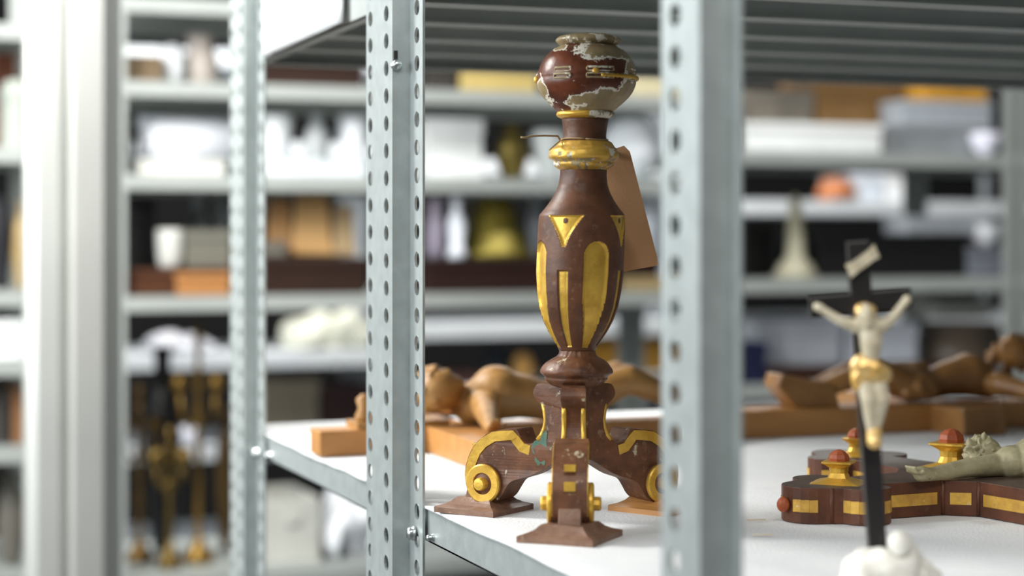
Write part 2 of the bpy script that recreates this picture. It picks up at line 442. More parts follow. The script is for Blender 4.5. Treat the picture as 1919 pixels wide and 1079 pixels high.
lathe_part('collar', [(264, 42), (266, 48), (270, 51), (274, 52), (277, 60), (283, 65), (291, 67), (297, 66), (301, 60), (303, 55), (306, 57), (310, 57), (314, 52), (318, 45), (320, 42)], ['gilt_worn', 'putty'], 96, 1.5, fn=collar_fn)
A0 = math.radians(20)
def body_fn(t, y):
    def near(c0):
        a = (t-c0) % (PI/2)
        return a-PI/2 if a > PI/4 else a
    a = near(A0); d = 0; m = 0
    # wide rounded panels
    top, bot = 452, 650
    if top < y < bot:
        hwid = math.radians(17.5)*(1 if y > top+26 else math.sqrt(max(0, 1-((top+26-y)/26)**2)))
        if y > 560: hwid *= max(.45, 1-.5*(y-560)/90)
        if abs(a) < hwid: return -.0026*min(1, (hwid-abs(a))/.05), 1
    b = near(A0+PI/4)
    if 506 < y < 648 and abs(b) < math.radians(6.5): return -.0016, 1
    if 404 < y < 462:
        k = (y-404)/58
        hw2 = math.radians(24)*(1-k)**1.1*(.62+.38*(1-k))+math.radians(2.5)
        if abs(b) < hw2:
            rr = math.hypot(b*80, (y-414))
            if rr < 5: return -.002, 0
            return -.0022*min(1, (hw2-abs(b))/.05), 1
    return 0, 0
lathe_part('vase_body', [(316, 44), (330, 44), (345, 46), (360, 51), (375, 59), (388, 68), (397, 75), (400, 78), (402, 80), (406, 80.5), (430, 81.5), (470, 82), (510, 82), (545, 79), (575, 74), (600, 66), (620, 56), (636, 46), (648, 38), (656, 34)], ['brown', 'gilt'], 288, 1.6, fn=body_fn)
lathe_part('foot_moulding', [(652, 33), (660, 34), (667, 37), (672, 47), (678, 57), (685, 64), (692, 68), (699, 68), (703, 62), (705, 57), (708, 59), (712, 58), (716, 52), (722, 46), (726, 30)], ['brown_worn'], 96, 1.5, fn=lambda t, y: (.0009*nn(t, y, 2.6), 0))
lathe_part('stem', [(718, 34), (760, 26), (800, 26), (840, 30), (862, 24), (870, 12)], ['brown_worn'], 24, 8)
# raised strap frames and bead on the knob
def on_knob(t, y, r=93.5, lift=0.):
    z = hgt(y); rr = r/SC+lift; return Vector((rr*math.sin(t)+leanx(z), -rr*math.cos(t), z))
for t0, t1 in ((-42, -21), (-2, 30), (60, 82), (120, 145), (170, 200), (240, 265)):
    for y0, y1 in ((133, 140), (145, 152)) if t0 < 100 else ((135, 152),):
        rk = lambda y: 93 if 140 < y else 90.5
        cor = [(t0, y0), (t1, y0), (t1, y1), (t0, y1)]
        pts = []
        for q in range(4):
            (ta, ya), (tb, yb) = cor[q], cor[(q+1) % 4]
            for i in range(6): s_ = i/6; pts.append(on_knob(math.radians(ta+(tb-ta)*s_), ya+(yb-ya)*s_, rk(ya+(yb-ya)*s_), .0002))
        pts.append(pts[0])
        MB().tube(pts, .0010, 6).build('strap_frame', 'putty', bal)
mb = MB(); mb.tube([on_knob(math.radians(a), 148, 92.5, .0006) for a in range(14, 92, 3)], [.0012+.0008*(i % 2) for i in range(26)], 8)
mb.build('gilt_bead', 'gilt', bal)
p = on_knob(math.radians(-88), 150, 93); MB().ell(p, (.003, .0034, .0034)).build('knob_stud', 'gilt_worn', bal)
p = on_knob(math.radians(8), 141, 92); MB().ell(p, (.0032, .002, .003)).build('knob_stud', 'gilt_worn', bal)

# scroll legs
out = [(0, .0535), (0, .114), (.030, .114), (.0335, .110), (.0355, .104), (.0315, .0985), (.0275, .096), (.0245, .090), (.0232, .082), (.0255, .074), (.0290, .0675),
       (.0345, .0625), (.0405, .0615), (.0460, .0655), (.0490, .0735), (.0530, .0740), (.060, .0725), (.068, .0722), (.0765, .0700), (.0860, .0640), (.0940, .0560), (.0990, .0460), (.1020, .0360),
       (.1015, .0260), (.0985, .0165), (.0930, .0110), (.0860, .0085), (.0740, .0090), (.0660, .0140), (.0610, .0220), (.0560, .0290), (.0480, .0315), (.0380, .0345), (.0270, .0400), (.0160, .0470)]
def sm(pts, it=2):
    for _ in range(it):
        q = []
        for i in range(len(pts)):
            a, b = pts[i], pts[(i+1) % len(pts)]
            q += [(a[0]*.75+b[0]*.25, a[1]*.75+b[1]*.25), (a[0]*.25+b[0]*.75, a[1]*.25+b[1]*.75)]
        pts = q
    return pts
def hw(a, b): return .0095+.0042*min(1, max(0, (a-.028)/.03))
crest = [(.0370, .0605), (.0430, .0620), (.0480, .0680), (.0530, .0725), (.0640, .0718), (.0740, .0702), (.0850, .0640), (.0932, .0555), (.0982, .0455), (.1010, .0360), (.1008, .0270), (.0980, .0180)]
def inset(pts, d):
    q = []
    for i, (a, b) in enumerate(pts):
        (a0, b0), (a1, b1) = pts[max(0, i-1)], pts[min(len(pts)-1, i+1)]
        L_ = math.hypot(a1-a0, b1-b0); q.append((a+(b1-b0)/L_*d, b-(a1-a0)/L_*d))
    return q
vc = (.0815, .0258)
def leg(az, patch=False, st=1.):
    mx = R(az-PI/2, 'Z') @ Matrix.Diagonal((st, 1, 1, 1))                              # az: direction of the leg, 0 = towards the lens
    L_ = MB(); L_.prism(sm(out), hw, 0, mx)
    lo = L_.build('leg', ['brown_worn'], bal, bevel=.0012)
    g = MB()
    ins = inset(crest, .0085)
    for sd in (-1, 1):
        n = len(crest); vs = []
        for (a, b), (c, d) in zip(crest, ins):
            y = sd*(hw(a, b)+.0007); vs += [(a, y, b), (c, y-sd*.0004, d)]
        fs = [(2*i, 2*i+2, 2*i+3, 2*i+1) for i in range(n-1)]
        vs2 = [(a, y-sd*.0012, b) for a, y, b in vs]
        g.add(vs+vs2, fs+[(2*i, 2*i+2, 2*i+2+2*n, 2*i+2*n) for i in range(n-1)]+[(2*i+1, 2*i+3, 2*i+3+2*n, 2*i+1+2*n) for i in range(n-1)], 0, False, mx)
        # slim gilt strips on the corners of the upright shaft
        g.tube([(.0262, sd*.0078, .0960), (.0246, sd*.0079, .0900), (.0236, sd*.0079, .0820), (.0246, sd*.0080, .0760), (.0272, sd*.0084, .0700), (.0310, sd*.0088, .0655)], .0022, 6, 0, mx)
    g.box(.0955, .1003, -.0045, .0045, .0535, .0585, 0, mx); g.box(.0985, .1032, -.0045, .0045, .0385, .0455, 0, mx)
    g.build('gilded_band', 'gilt', lo)
    v = MB()
    dm = mx @ T(vc[0], 0, vc[1]) @ R(PI/2, 'X')
    v.lathe([(.0163, -.0165), (.0168, -.012), (.0168, .012), (.0163, .0165)], 40, 0, dm)
    v.build('volute', 'brown_worn', lo)
    for sd in (-1, 1):
        dd = dm @ (R(PI, 'X') if sd < 0 else Matrix.Identity(4)); r_ = MB()
        pr = [(.0092, .0160), (.0094, .0180), (.0155, .0183), (.0167, .0172), (.0167, .0150)]
        n = 40; vs = [(r*math.cos(2*PI*k/n), r*math.sin(2*PI*k/n), z) for r, z in pr for k in range(n)]
        r_.add(vs, [(i*n+k, i*n+(k+1) % n, (i+1)*n+(k+1) % n, (i+1)*n+k) for i in range(4) for k in range(n)], 0, False, dd)
        r_.build('volute_ring', 'gilt', lo)
        MB().lathe([(.0056, .015), (.0056, .0225), (.0050, .0240), (.002, .0243)], 10, 0, dd, smooth=False).build('volute_boss', 'gilt', lo)
    # little tongue between volute and pad
    t_ = MB(); t_.prism([(.098, .009), (.1055, .009), (.1035, .017), (.1005, .026), (.096, .024)], .009, 0, mx)
    t_.build('tongue', 'dusty', lo, bevel=.001)
    if patch:
        # remains of green paint on the flank
        p = MB(); n = 36; cx, cz = .0285, .054
        grid = []
        for q in range(5):
            for k in range(n):
                a = 2*PI*k/n; r = q/4*.0080*(1+.7*noise.noise(Vector((math.cos(a)*1.8, math.sin(a)*1.8, 2))))
                x_ = cx+r*math.cos(a)*.75-.003*q/4*max(0, math.sin(a)); z_ = cz+r*math.sin(a)*(2.2 if math.sin(a) > 0 else 1.1)
                grid.append((x_, patch*(hw(x_, z_)+.0006), z_))
        p.add(grid, [(q*n+k, q*n+(k+1) % n, (q+1)*n+(k+1) % n, (q+1)*n+k) for q in range(4) for k in range(n)], 0, True, mx)
        p.build('green_paint_patch', 'green', lo)
    return lo
azs = [math.radians(-4), math.radians(-122), math.radians(125)]
# azimuth here: 0 points at -y (to the lens), positive turns to +x
leg(azs[0], False, 1.12); leg(azs[1], 1); leg(azs[2])
def pad(az, rot, rad=.090, sz=.031, m='dusty'):
    mb = MB(); cx, cy = rad*math.sin(az), -rad*math.cos(az)
    prof = [(1., 0), (1.0, .0045), (.97, .0052), (.80, .0068), (.66, .0092), (.58, .0118), (.54, .0128)]
    mx = T(cx, cy, 0) @ R(rot, 'Z')
    v = []; f = []; K = 10
    for s_, z in prof:
        e = []
        for q in range(4):
            a = [(-1, -1), (1, -1), (1, 1), (-1, 1)][q]; b = [(1, -1), (1, 1), (-1, 1), (-1, -1)][q]
            for i in range(K):
                t = i/K; x_, y_ = a[0]+(b[0]-a[0])*t, a[1]+(b[1]-a[1])*t
                dent = 1-(.10*math.sin(PI*t) if s_ < .99 else 0)
                e.append((x_*sz*s_*dent, y_*sz*s_*dent, z))
        v += e
    n = 4*K
    for i in range(len(prof)-1):
        for k in range(n): f.append((i*n+k, i*n+(k+1) % n, (i+1)*n+(k+1) % n, (i+1)*n+k))
    f.append(tuple(range(n-1, -1, -1))); f.append(tuple((len(prof)-1)*n+k for k in range(n)))
    mb.add(v, f, 0, False, mx)
    mb.build('foot_pad', m, bal)
pad(azs[0], math.radians(-24), .106, .032); pad(azs[1], math.radians(-34), .091); pad(azs[2], math.radians(-40), .090, m='oak_side')

# card tag on twine
tg = empty('paper_tag', W(1158, 285, 1.585), -TH, 'blank brown card tag tied to the baluster neck with twine', 'label')
def loc_(px, py, Z): return tg.matrix_basis.inverted() @ W(px, py, Z)
poly = [(1128, 286, 1.612), (1170, 273, 1.612), (1181, 284, 1.612), (1236, 497, 1.612), (1150, 512, 1.612)]
v = [W(*p) for p in poly]; nrm = (v[1]-v[0]).cross(v[3]-v[1]).normalized()*.0006
mb = MB(); mb.add(v+[q+nrm for q in v], [(0, 1, 2, 3, 4), (9, 8, 7, 6, 5)]+[(i, (i+1) % 5, 5+(i+1) % 5, 5+i) for i in range(5)])
mb.build('card', 'card', tg, world=True)
mb = MB(); mb.ell(W(1156, 290, 1.609), .0032, n=12); mb.build('eyelet', 'twine', tg, world=True)
mb = MB()
ring = []
for k in range(33):
    t = 2*PI*k/32; z = hgt(262+1.5*math.sin(t*2)); r = 43.5/SC
    ring.append(bal.matrix_basis @ Vector((r*math.sin(t)+leanx(z), -r*math.cos(t), z)))
mb.tube(ring, .0007, 6)
mb.tube([W(1050, 262, 1.562), W(1046, 255, 1.56), W(1020, 254, 1.552), W(995, 255, 1.545), W(985, 258, 1.54), W(977, 257, 1.538)], .0009, 6)
mb.tube([W(1050, 264, 1.560), W(1040, 272, 1.548), W(1030, 281, 1.545)], .0006, 6)
mb.tube([W(1134, 262, 1.575), W(1146, 268, 1.592), W(1154, 280, 1.603), W(1157, 288, 1.6075)], .0007, 6)
mb.build('string', 'twine', tg, world=True)

# ---------------------------------------------------------------- small standing crucifix
CZ1 = 1.25; s1 = F/CZ1
cb = W(1660, HY, CZ1); cr = empty('standing_crucifix', (cb.x, cb.y, SURF), -TH, 'small black standing crucifix with ivory figure on a white mound', 'crucifix')
def q(px, py, dy=0.): return Vector(((px-1660)/s1, dy, .235-(py-HY)/s1))
def slab(mb, p0, p1, w0, w1, y0, y1, mi=0):
    d = (p1-p0); n = Vector((-d.z, 0, d.x)).normalized()
    v = []
    for y in (y0, y1):
        for p, w_ in ((p0, w0), (p1, w1)):
            for s_ in (-1, 1): v.append(Vector((p.x, 0, p.z))+n*(w_*s_/2)+Vector((0, y, 0)))
    return mb.add(v, [(0, 1, 3, 2), (4, 6, 7, 5), (0, 4, 5, 1), (2, 3, 7, 6), (0, 2, 6, 4), (1, 5, 7, 3)], mi)
mb = MB(); slab(mb, q(1647, 1040), q(1609, 452), 34/s1, 40/s1, 0, .009); mb.build('upright_beam', 'black', cr, bevel=.0006)
mb = MB(); slab(mb, q(1520, 575), q(1709, 558), 37/s1, 37/s1, .0005, .0085); mb.build('cross_beam', 'black', cr, bevel=.0006)
# figure
b = MB()
yb = -.006
b.limb([q(1626, 612, yb), q(1630, 640, yb-.001), q(1629, 668, yb), q(1626, 700, yb)], [.0074, .0076, .0058, .0072])
b.limb([q(1602, 610, yb), q(1650, 610, yb)], [.0050, .0050])
b.limb([q(1604, 611, yb), q(1572, 600, yb-.001), q(1536, 577, yb+.001)], [.0046, .0034, .0026])
b.limb([q(1650, 611, yb), q(1672, 592, yb-.001), q(1694, 564, yb+.001)], [.0046, .0034, .0026])
b.limb([q(1536, 577, yb+.001), q(1530, 574, yb+.002)], [.0032, .0030]); b.limb([q(1694, 566, yb+.001), q(1698, 560, yb+.002)], [.0032, .0030])
b.limb([q(1618, 708, yb), q(1624, 745, yb-.004), q(1629, 785, yb-.001), q(1631, 806, yb-.001)], [.0066, .0056, .0044, .0034])
b.limb([q(1640, 708, yb), q(1647, 745, yb-.004), q(1641, 785, yb), q(1636, 806, yb-.001)], [.0066, .0056, .0044, .0034])
b.limb([q(1625, 610, yb), q(1621, 596, yb-.002)], [.0045, .0042])
b.ell(q(1618, 590, yb-.003), (.0062, .0066, .0080))
b.ell(q(1620, 603, yb-.007), (.0038, .003, .0046))
body = b.build('body', 'ivory', cr, remesh=.0009, smooth_it=2)
h = MB(); h.ell(q(1619, 583, yb-.001), (.0076, .0072, .0062), nz=.0015, ns=300); h.ell(q(1607, 600, yb), (.003, .004, .007), nz=.001, ns=300); h.ell(q(1633, 600, yb), (.003, .004, .007), nz=.001, ns=300)
h.build('hair', 'ivory_gold', body, remesh=.0008, smooth_it=1)
# eyes, nose
fz = MB(); fz.ell(q(1617, 592, yb-.0098), (.0011, .0016, .0022), n=10); fz.build('nose', 'ivory', body)
l = MB(); l.limb([q(1610, 676, yb-.001), q(1634, 688, yb-.003), q(1652, 700, yb-.001)], [.0052, .0062, .0060]); l.limb([q(1612, 688, yb-.001), q(1648, 700, yb-.001)], [.0072, .0068]); l.limb([q(1606, 690, yb-.003), q(1602, 722, yb-.002)], [.0042, .0030]); l.limb([q(1614, 702, yb-.004), q(1640, 706, yb-.004)], [.0046, .0044])
l.ell(q(1604, 700, yb-.002), (.0052, .005, .0090), nz=.002, ns=250); l.ell(q(1602, 684, yb-.002), (.0044, .005, .006), nz=.002, ns=250)
l.build('loincloth', 'ivory_gold', body, remesh=.0009, smooth_it=1)
f_ = MB(); f_.limb([q(1633, 806, yb-.001), q(1634, 824, yb-.004)], [.0045, .0052]); f_.limb([q(1640, 806, yb-.001), q(1636, 822, yb-.007)], [.0036, .0038]); f_.build('feet', 'ivory_gold', body, remesh=.0009, smooth_it=1)
t_ = MB(); P_ = [q(1588, 508, -.004), q(1600, 500, -.0055), q(1615, 490, -.004), q(1630, 478, -.0055), q(1642, 470, -.004)]
vs = []
for i, p in enumerate(P_):
    for sgn in (-1, 1): vs.append(p+Vector((.0032*sgn*-.6, 0, .0033*sgn*(1.35 if i in (0, 4) else 1))))
vs += [v_+Vector((0, .0012, 0)) for v_ in vs]
fs = [(2*i, 2*i+2, 2*i+3, 2*i+1) for i in range(4)]+[(10+2*i+1, 10+2*i+3, 10+2*i+2, 10+2*i) for i in range(4)]+[(2*i, 10+2*i, 12+2*i, 2*i+2) for i in range(4)]+[(2*i+1, 2*i+3, 13+2*i, 11+2*i) for i in range(4)]
t_.add(vs, fs); t_.build('titulus_scroll', 'ivory', cr)
# mound
def rocky(mb, c, r, nz, ns, n=48):
    mb.ell(c, r, 0, None, n, nz, ns)
mo = MB(); rocky(mo, (.004, .004, .002), (.0305, .026, .0265), .011, 60); rocky(mo, (-.012, .002, .012), (.014, .014, .014), .006, 90); rocky(mo, (.018, .004, .010), (.016, .014, .013), .006, 90)
for v_ in mo.v: v_.z = max(0.0, v_.z)
mo.build('mound', 'plaster', cr, remesh=.0012, smooth_it=1)
sk = MB(); sk.ell(q(1681, 1012, -.010), .0082); sk.ell(q(1681, 1022, -.012), (.0055, .006, .0055)); sk.build('skull', 'plaster', cr, remesh=.0009, smooth_it=2)

# ---------------------------------------------------------------- ornate cross lying on the foam
def lat(l, Z): return Vector((Z*ST+l*CT, Z*CT-l*ST, 0))
CC = (.398, 1.640)
a1 = Vector((-.885, -.465, 0)).normalized()          # camera frame (lateral, depth)
a2 = Vector((-.465, .885, 0)).normalized()
oc = lat(*CC); HT = .030
orn = empty('altar_cross', (oc.x, oc.y, SURF), -TH, 'dark brown ornate cross lying flat with gilded side panels and lobed ends', 'cross')
def arm_out(Lg):
    """half-outline of one arm, from the core outwards (along, half width)"""
    o = [(.052, .031), (Lg-.043, .0255)]
    o += [(Lg-.022+.0215*math.cos(a), .032+.0215*math.sin(a)) for a in [math.radians(200-q*20) for q in range(11)]]
    o += [(Lg+.008+.0255*math.cos(a), .0255*math.sin(a)) for a in [math.radians(80-q*16) for q in range(6)]]
    return o
outl = []; segs = []
def toxy(a, b, da, db): return da*a+db*b
dirs = [(a1, a2, .158), (a2, -a1, .172), (-a1, -a2, .158), (-a2, a1, .30)]
for da, db, Lg in dirs:
    ho = arm_out(Lg)
    left = [toxy(a, -b_, da, db) for a, b_ in ho]; right = [toxy(a, b_, da, db) for a, b_ in reversed(ho[:-1])]
    outl.append((left, right))
# order around
ang = lambda v_: math.atan2(v_.y, v_.x)
pts = []
for (l_, r_), (da, db, Lg) in zip(outl, dirs):
    seq = l_+r_
    pts.append((ang(da), seq))
pts.sort(key=lambda t: t[0]); loop = []
for a, seq in pts:
    # run counter-clockwise
    if (seq[0]-seq[-1]).cross(Vector((math.cos(a), math.sin(a), 0))).z > 0: pass
    else: seq = seq[::-1]
    loop += seq
if True:
    area2 = sum(loop[i].x*loop[(i+1) % len(loop)].y-loop[(i+1) % len(loop)].x*loop[i].y for i in range(len(loop)))
tri = tessellate_polygon([[Vector((p.x, p.y, 0)) for p in loop]])
n = len(loop); zs = [.001, .0012, .0285, HT]
off = [0, .0, 0, -.0]
mb = MB()
vs = []
for z in (0.0005, .0085, .0090, .0220, .0225, HT):
    k = 1.0 if z not in (.0090, .0220) else .985
    vs += [Vector((p.x, p.y, z)) for p in loop]
R_ = 6
fs = [tuple(t) for t in tri]+[tuple(i+n*(R_-1) for i in t) for t in tri]
mi = [0]*len(tri)+[1]*len(tri)
for r in range(R_-1):
    for i in range(n):
        j = (i+1) % n; fs.append((r*n+i, r*n+j, (r+1)*n+j, (r+1)*n+i)); mi.append(0)
mb.add(vs, fs, mi); mb.build('cross_slab', ['crossbrown', 'crosstop'], orn, bevel=.0008)
# gilded side panels with vertical ribs between them
panels = []
sgnA = 1 if area2 > 0 else -1
run = 0.
for i in range(n):
    a, b_ = loop[i], loop[(i+1) % n]; d = b_-a; L_ = d.length
    if L_ < 1e-5: continue
    d = d/L_; nr = Vector((d.y, -d.x, 0))*sgnA
    if L_ > .022:
        p0 = a+d*.006; p1 = b_-d*.006
        for e in (a, b_): MB().tube([e+nr*.0002+Vector((0, 0, .001)), e+nr*.0002+Vector((0, 0, HT-.0005))], .0016, 8).build('side_rib', 'crossbrown', orn)
    elif .0065 < L_ < .0075: p0, p1 = a, b_
    elif .0065 < L_ < .02: p0, p1 = a, b_
    else: continue
    if L_ <= .022:
        mid = (a+b_)/2
        w_ = 0
        for da, db, Lg in dirs:
            u_, v_ = mid.dot(da), mid.dot(db)
            if u_ > Lg-.06:
                th_ = math.degrees(math.atan2(abs(v_)-.032, u_-(Lg-.022)))
                if abs(v_) > .027 and (110 < th_ < 185 or 5 < th_ < 75): w_ = 1
                th2 = math.degrees(math.atan2(abs(v_), u_-(Lg+.008)))
                if u_ > Lg+.004 and 20 < th2 < 66: w_ = 1
        if not w_: continue
    v = [p0+Vector((0, 0, .0098)), p1+Vector((0, 0, .0100)), p1+Vector((0, 0, .0202)), p0+Vector((0, 0, .0198))]
    mbp = MB(); mbp.add([x_-nr*.001 for x_ in v]+[x_+nr*.0006 for x_ in v], [(4, 5, 6, 7), (0, 1, 5, 4), (1, 2, 6, 5), (2, 3, 7, 6), (3, 0, 4, 7)])
    panels.append((mbp, L_ > .022))
run_ = MB()
for k, (m_, big) in enumerate(panels):
    if big: m_.build('gilded_side_panel', 'gilt_worn', orn)
    else: run_.add(m_.v, m_.f)
    nxt = panels[(k+1) % len(panels)]
    if not big and (nxt[1] or min((x_-y_).length for x_ in m_.v for y_ in nxt[0].v) > .003):
        run_.build('gilded_side_panel', 'gilt_worn', orn); run_ = MB()
for da, db, Lg in dirs:
    for sg in (-1, 1):
        e = toxy(Lg+.0075, .0262*sg, da, db); MB().tube([e+Vector((0, 0, .001)), e+Vector((0, 0, HT-.0003))], .0022, 8).build('side_rib', 'crossbrown', orn)
for da, db, Lg in dirs[:3]:
    p = toxy(Lg+.0375, 0, da, db); MB().ell((p.x, p.y, .015), (.0055, .0055, .0065), n=14).build('end_button', 'redstone', orn)
def finial(p, sc, rot):
    mb = MB(); mx = T(p.x, p.y, HT) @ R(rot, 'Z') @ Matrix.Diagonal((sc, sc, sc*.74, 1))
    v = []; f = []; K = 8
    prof = [(.026, 0), (.017, .0026), (.0105, .006), (.0085, .012), (.009, .018), (.012, .022), (.0155, .0245), (.0155, .0262), (.007, .0268)]
    for r, z in prof:
        for k in range(16):
            a = 2*PI*k/16; rr = r*(1+.22*(1 if k % 4 == 0 else (-.45 if k % 4 == 2 else 0))*(1 if r > .0112 else .2)); v.append((rr*math.cos(a), rr*math.sin(a), z))
    for i in range(len(prof)-1):
        for k in range(16): f.append((i*16+k, i*16+(k+1) % 16, (i+1)*16+(k+1) % 16, (i+1)*16+k))
    f.append(tuple(range(15, -1, -1))); f.append(tuple(8*16+k for k in range(16)))
    mb.add(v, f, 0, False, mx); fo = mb.build('finial', 'gilt', orn)
    mb = MB(); mb.lathe([(.0096, .0262), (.0100, .030), (.0088, .0345), (.0055, .0385), (.0015, .0405)], 8, 0, mx, smooth=False); mb.build('finial_knob', 'redstone', fo)
finial(toxy(.138, .0, a1, a2), .92, .4); finial(toxy(.152, 0, a2, a1), .85, .4)
finial(Vector((-.004, .034, 0)), 1.18, .2)
# reclining bronze coloured figure on the cross
b = MB(); z0 = HT+.006
def fx(a, b_, z): v_ = toxy(a, b_, a1, a2); return Vector((v_.x+.046, v_.y-.004, HT+z))
b.limb([fx(.025, -.006, .010), fx(.070, -.008, .009), fx(.108, -.010, .0065), fx(.118, -.010, .0075)], [.0105, .0080, .0058, .0068])
for k, dz in enumerate((-.004, -.0013, .0013, .004)): b.limb([fx(.118, -.010+dz, .008), fx(.127, -.010+dz*1.3, .010), fx(.130-.001*abs(dz)*900*.3, -.010+dz*1.4, .014)], [.0022, .0019, .0016])
b.limb([fx(.117, -.014, .009), fx(.122, -.018, .011)], [.0021, .0018])
b.limb([fx(-.025, -.006, .010), fx(-.070, -.008, .009), fx(-.118, -.010, .0075)], [.0105, .0080, .006])
b.limb([fx(.020, -.012, .012), fx(-.020, -.012, .012)], [.015, .015]); b.limb([fx(0, -.02, .014), fx(0, -.06, .013), fx(0, -.095, .012)], [.021, .017, .018])
b.limb([fx(.009, -.10, .010), fx(.010, -.17, .016), fx(.003, -.24, .007)], [.013, .011, .007]); b.limb([fx(-.009, -.10, .010), fx(-.010, -.17, .016), fx(-.003, -.24, .007)], [.013, .011, .007])
b.limb([fx(.008, .004, .013), fx(.012, .014, .015)], [.008, .008]); b.ell(fx(.016, .022, .017), (.0125, .012, .013))
b.ell(fx(.0165, .020, .0285), (.003, .003, .004))
fg = b.build('figure', 'stonegreen', orn, remesh=.0014, smooth_it=2)
h = MB(); h.ell(fx(.019, .026, .017), (.0140, .0135, .0130), nz=.009, ns=260, n=48); h.build('hair', 'stonegreen', fg)

# ---------------------------------------------------------------- wooden crucifixes lying at the back
def body_lying(name, x0, dirx, Yc, zb, sc, m, par, fat=1., head_up=0.):
    """head at x0, feet along dirx"""
    b = MB(); P = lambda s_, y, z: Vector((x0+dirx*s_*sc, Yc+y*sc*(fat if abs(y) < .08 else 1), zb+z*sc*fat))
    def li(a, r): b.limb(a, [x_*sc*(fat if x_ > .012 else 1) for x_ in r])
    hs = sc*fat
    li([P(.075, 0, .030), P(.12, 0, .044), P(.17, 0, .038), P(.215, 0, .030), P(.26, 0, .034)], [.028, .037, .030, .026, .033])
    li([P(.080, -.046, .030), P(.080, .046, .030)], [.021, .021])
    li([P(.05, 0, .032), P(.035, -.004, .038)], [.016, .015])
    li([P(.27, -.016, .032), P(.36, -.020, .058), P(.46, -.008, .030), P(.50, -.004, .024)], [.027, .021, .015, .011])
    li([P(.27, .016, .032), P(.36, .020, .060), P(.46, .008, .034), P(.50, .006, .030)], [.027, .021, .015, .011])
    li([P(.50, -.002, .024), P(.535, 0, .030)], [.012, .009]); li([P(.50, .006, .03), P(.53, .004, .036)], [.011, .008])
    for sd in (-1, 1):
        li([P(.078, .05*sd, .030), P(.060, .125*sd, .022), P(.040, .20*sd, .012)], [.019, .014, .010])
        for k in range(4): li([P(.040+.004*(k-1.5), .205*sd, .013), P(.040+.006*(k-1.5), .222*sd, .018), P(.041+.005*(k-1.5), .230*sd, .026)], [.0046, .0040, .0034])
        li([P(.052, .205*sd, .014), P(.060, .215*sd, .020)], [.0045, .0038])
    c = P(.012, -.008, .046+head_up); b.ell(c, (.030*hs, .025*hs, .028*hs))
    b.ell(P(.026, -.012, .070+head_up), (.005*sc, .005*sc, .008*sc)); b.ell(P(.040, -.010, .052+head_up), (.012*hs, .012*hs, .013*hs))
    o = b.build('body', m, par, world=True, remesh=.0028, smooth_it=3)
    h = MB(); h.ell(P(-.001, .001, .047+head_up), (.029*hs, .028*hs, .029*hs), nz=.009, ns=120, n=40); h.ell(P(.03, .018, .040+head_up), (.024*hs, .014*hs, .018*hs), nz=.006, ns=120, n=32)
    h.build('hair', m, o, world=True)
    l = MB()
    for k in range(7): l.limb([P(.232+.010*k, -.034, .020), P(.228+.011*k, 0, .058), P(.232+.010*k, .034, .024)], [.011*sc*fat]*3)
    l.ell(P(.26, -.035, .030), (.030*sc, .014*sc, .026*sc), nz=.01, ns=60)
    l.build('loincloth', m, o, world=True, remesh=.003, smooth_it=2)
    return o
# left one
YL = 1.985
pA = onY(600, 853, YL-.022); pB = onY(1285, 820, YL-.022)
wc = empty('wooden_crucifix', (pA.x, YL, SURF), 0, 'light wood crucifix lying behind the baluster with its head end left', 'crucifix')
th = .028
MB().box(pA.x, pB.x, YL-.022, YL+.022, SURF+.0005, SURF+th).build('upright_beam', 'oak_side', wc, world=True, bevel=.0015)
xa = onY(835, 850, YL).x
MB().box(xa-.028, xa+.028, YL-.215, YL+.26, SURF+.0007, SURF+th+.0008).build('cross_beam', 'oak_side', wc, world=True, bevel=.0015)
mb = MB(); xt_ = onY(672, 800, YL).x
mb.box(xt_-.006, xt_+.10, YL-.018, YL+.030, SURF+th, SURF+th+.007); mb.lathe([(.008, 0), (.010, .008), (.006, .016), (.009, .026), (.003, .032)], 12, 0, T(xt_+.006, YL, SURF+th+.005))
mb.build('title_board', 'oak', wc, world=True)
body_lying('b', onY(808, 750, YL-.01).x, 1, YL-.01, SURF+th-.002, .64, 'oak', wc, fat=1.32, head_up=.004)
# right one
YR = 2.00
pA = onY(1372, 830, YR-.03)
wd = empty('wooden_crucifix', (pA.x, YR, SURF), 0, 'large brown wooden crucifix lying at the back right with its feet towards the baluster', 'crucifix')
MB().box(pA.x, pA.x+1.05, YR-.03, YR+.03, SURF+.0005, SURF+.033).build('upright_beam', 'oak_side', wd, world=True, bevel=.002)
hx = onY(1900, 700, YR).x
MB().box(hx-.14, hx-.08, YR-.10, YR+.27, SURF+.0007, SURF+.034).build('cross_beam', 'oak_dark', wd, world=True, bevel=.002)
body_lying('b', hx+.005, -1, YR, SURF+.033, .60, 'oak_dark', wd, fat=1.25, head_up=.034)
mb = MB(); fxp = onY(1520, 780, YR).x
mb.prism([(fxp-.03, SURF+.033), (fxp+.03, SURF+.033), (fxp+.022, SURF+.060), (fxp-.05, SURF+.075), (fxp-.055, SURF+.060)], .02, 0, T(0, YR, 0)); mb.build('foot_rest', 'oak_dark', wd, world=True, bevel=.003)

# splinters on the foam
for (a, b_), lb in (((1408, 978), 'pale splinter on the foam, nearer the cross'), ((1420, 1006), 'pale flake of paint on the foam in front of the splinter')):
    p = G(a+8, b_); mb = MB(); mx = T(p.x, p.y, SURF+.0012) @ R(-TH+.1, 'Z')
    mb.add([(-.008, -.0008, 0), (.0085, -.0012, .0004), (.0095, .0006, 0), (-.007, .001, .0003), (-.007, -.0004, .0012), (.008, 0, .0014)], [(0, 1, 5, 4), (1, 2, 5), (2, 3, 4, 5), (3, 0, 4), (0, 3, 2, 1)], 0, False, mx)
    tag(mb.build('splinter', 'ivory'), lb, 'splinter')

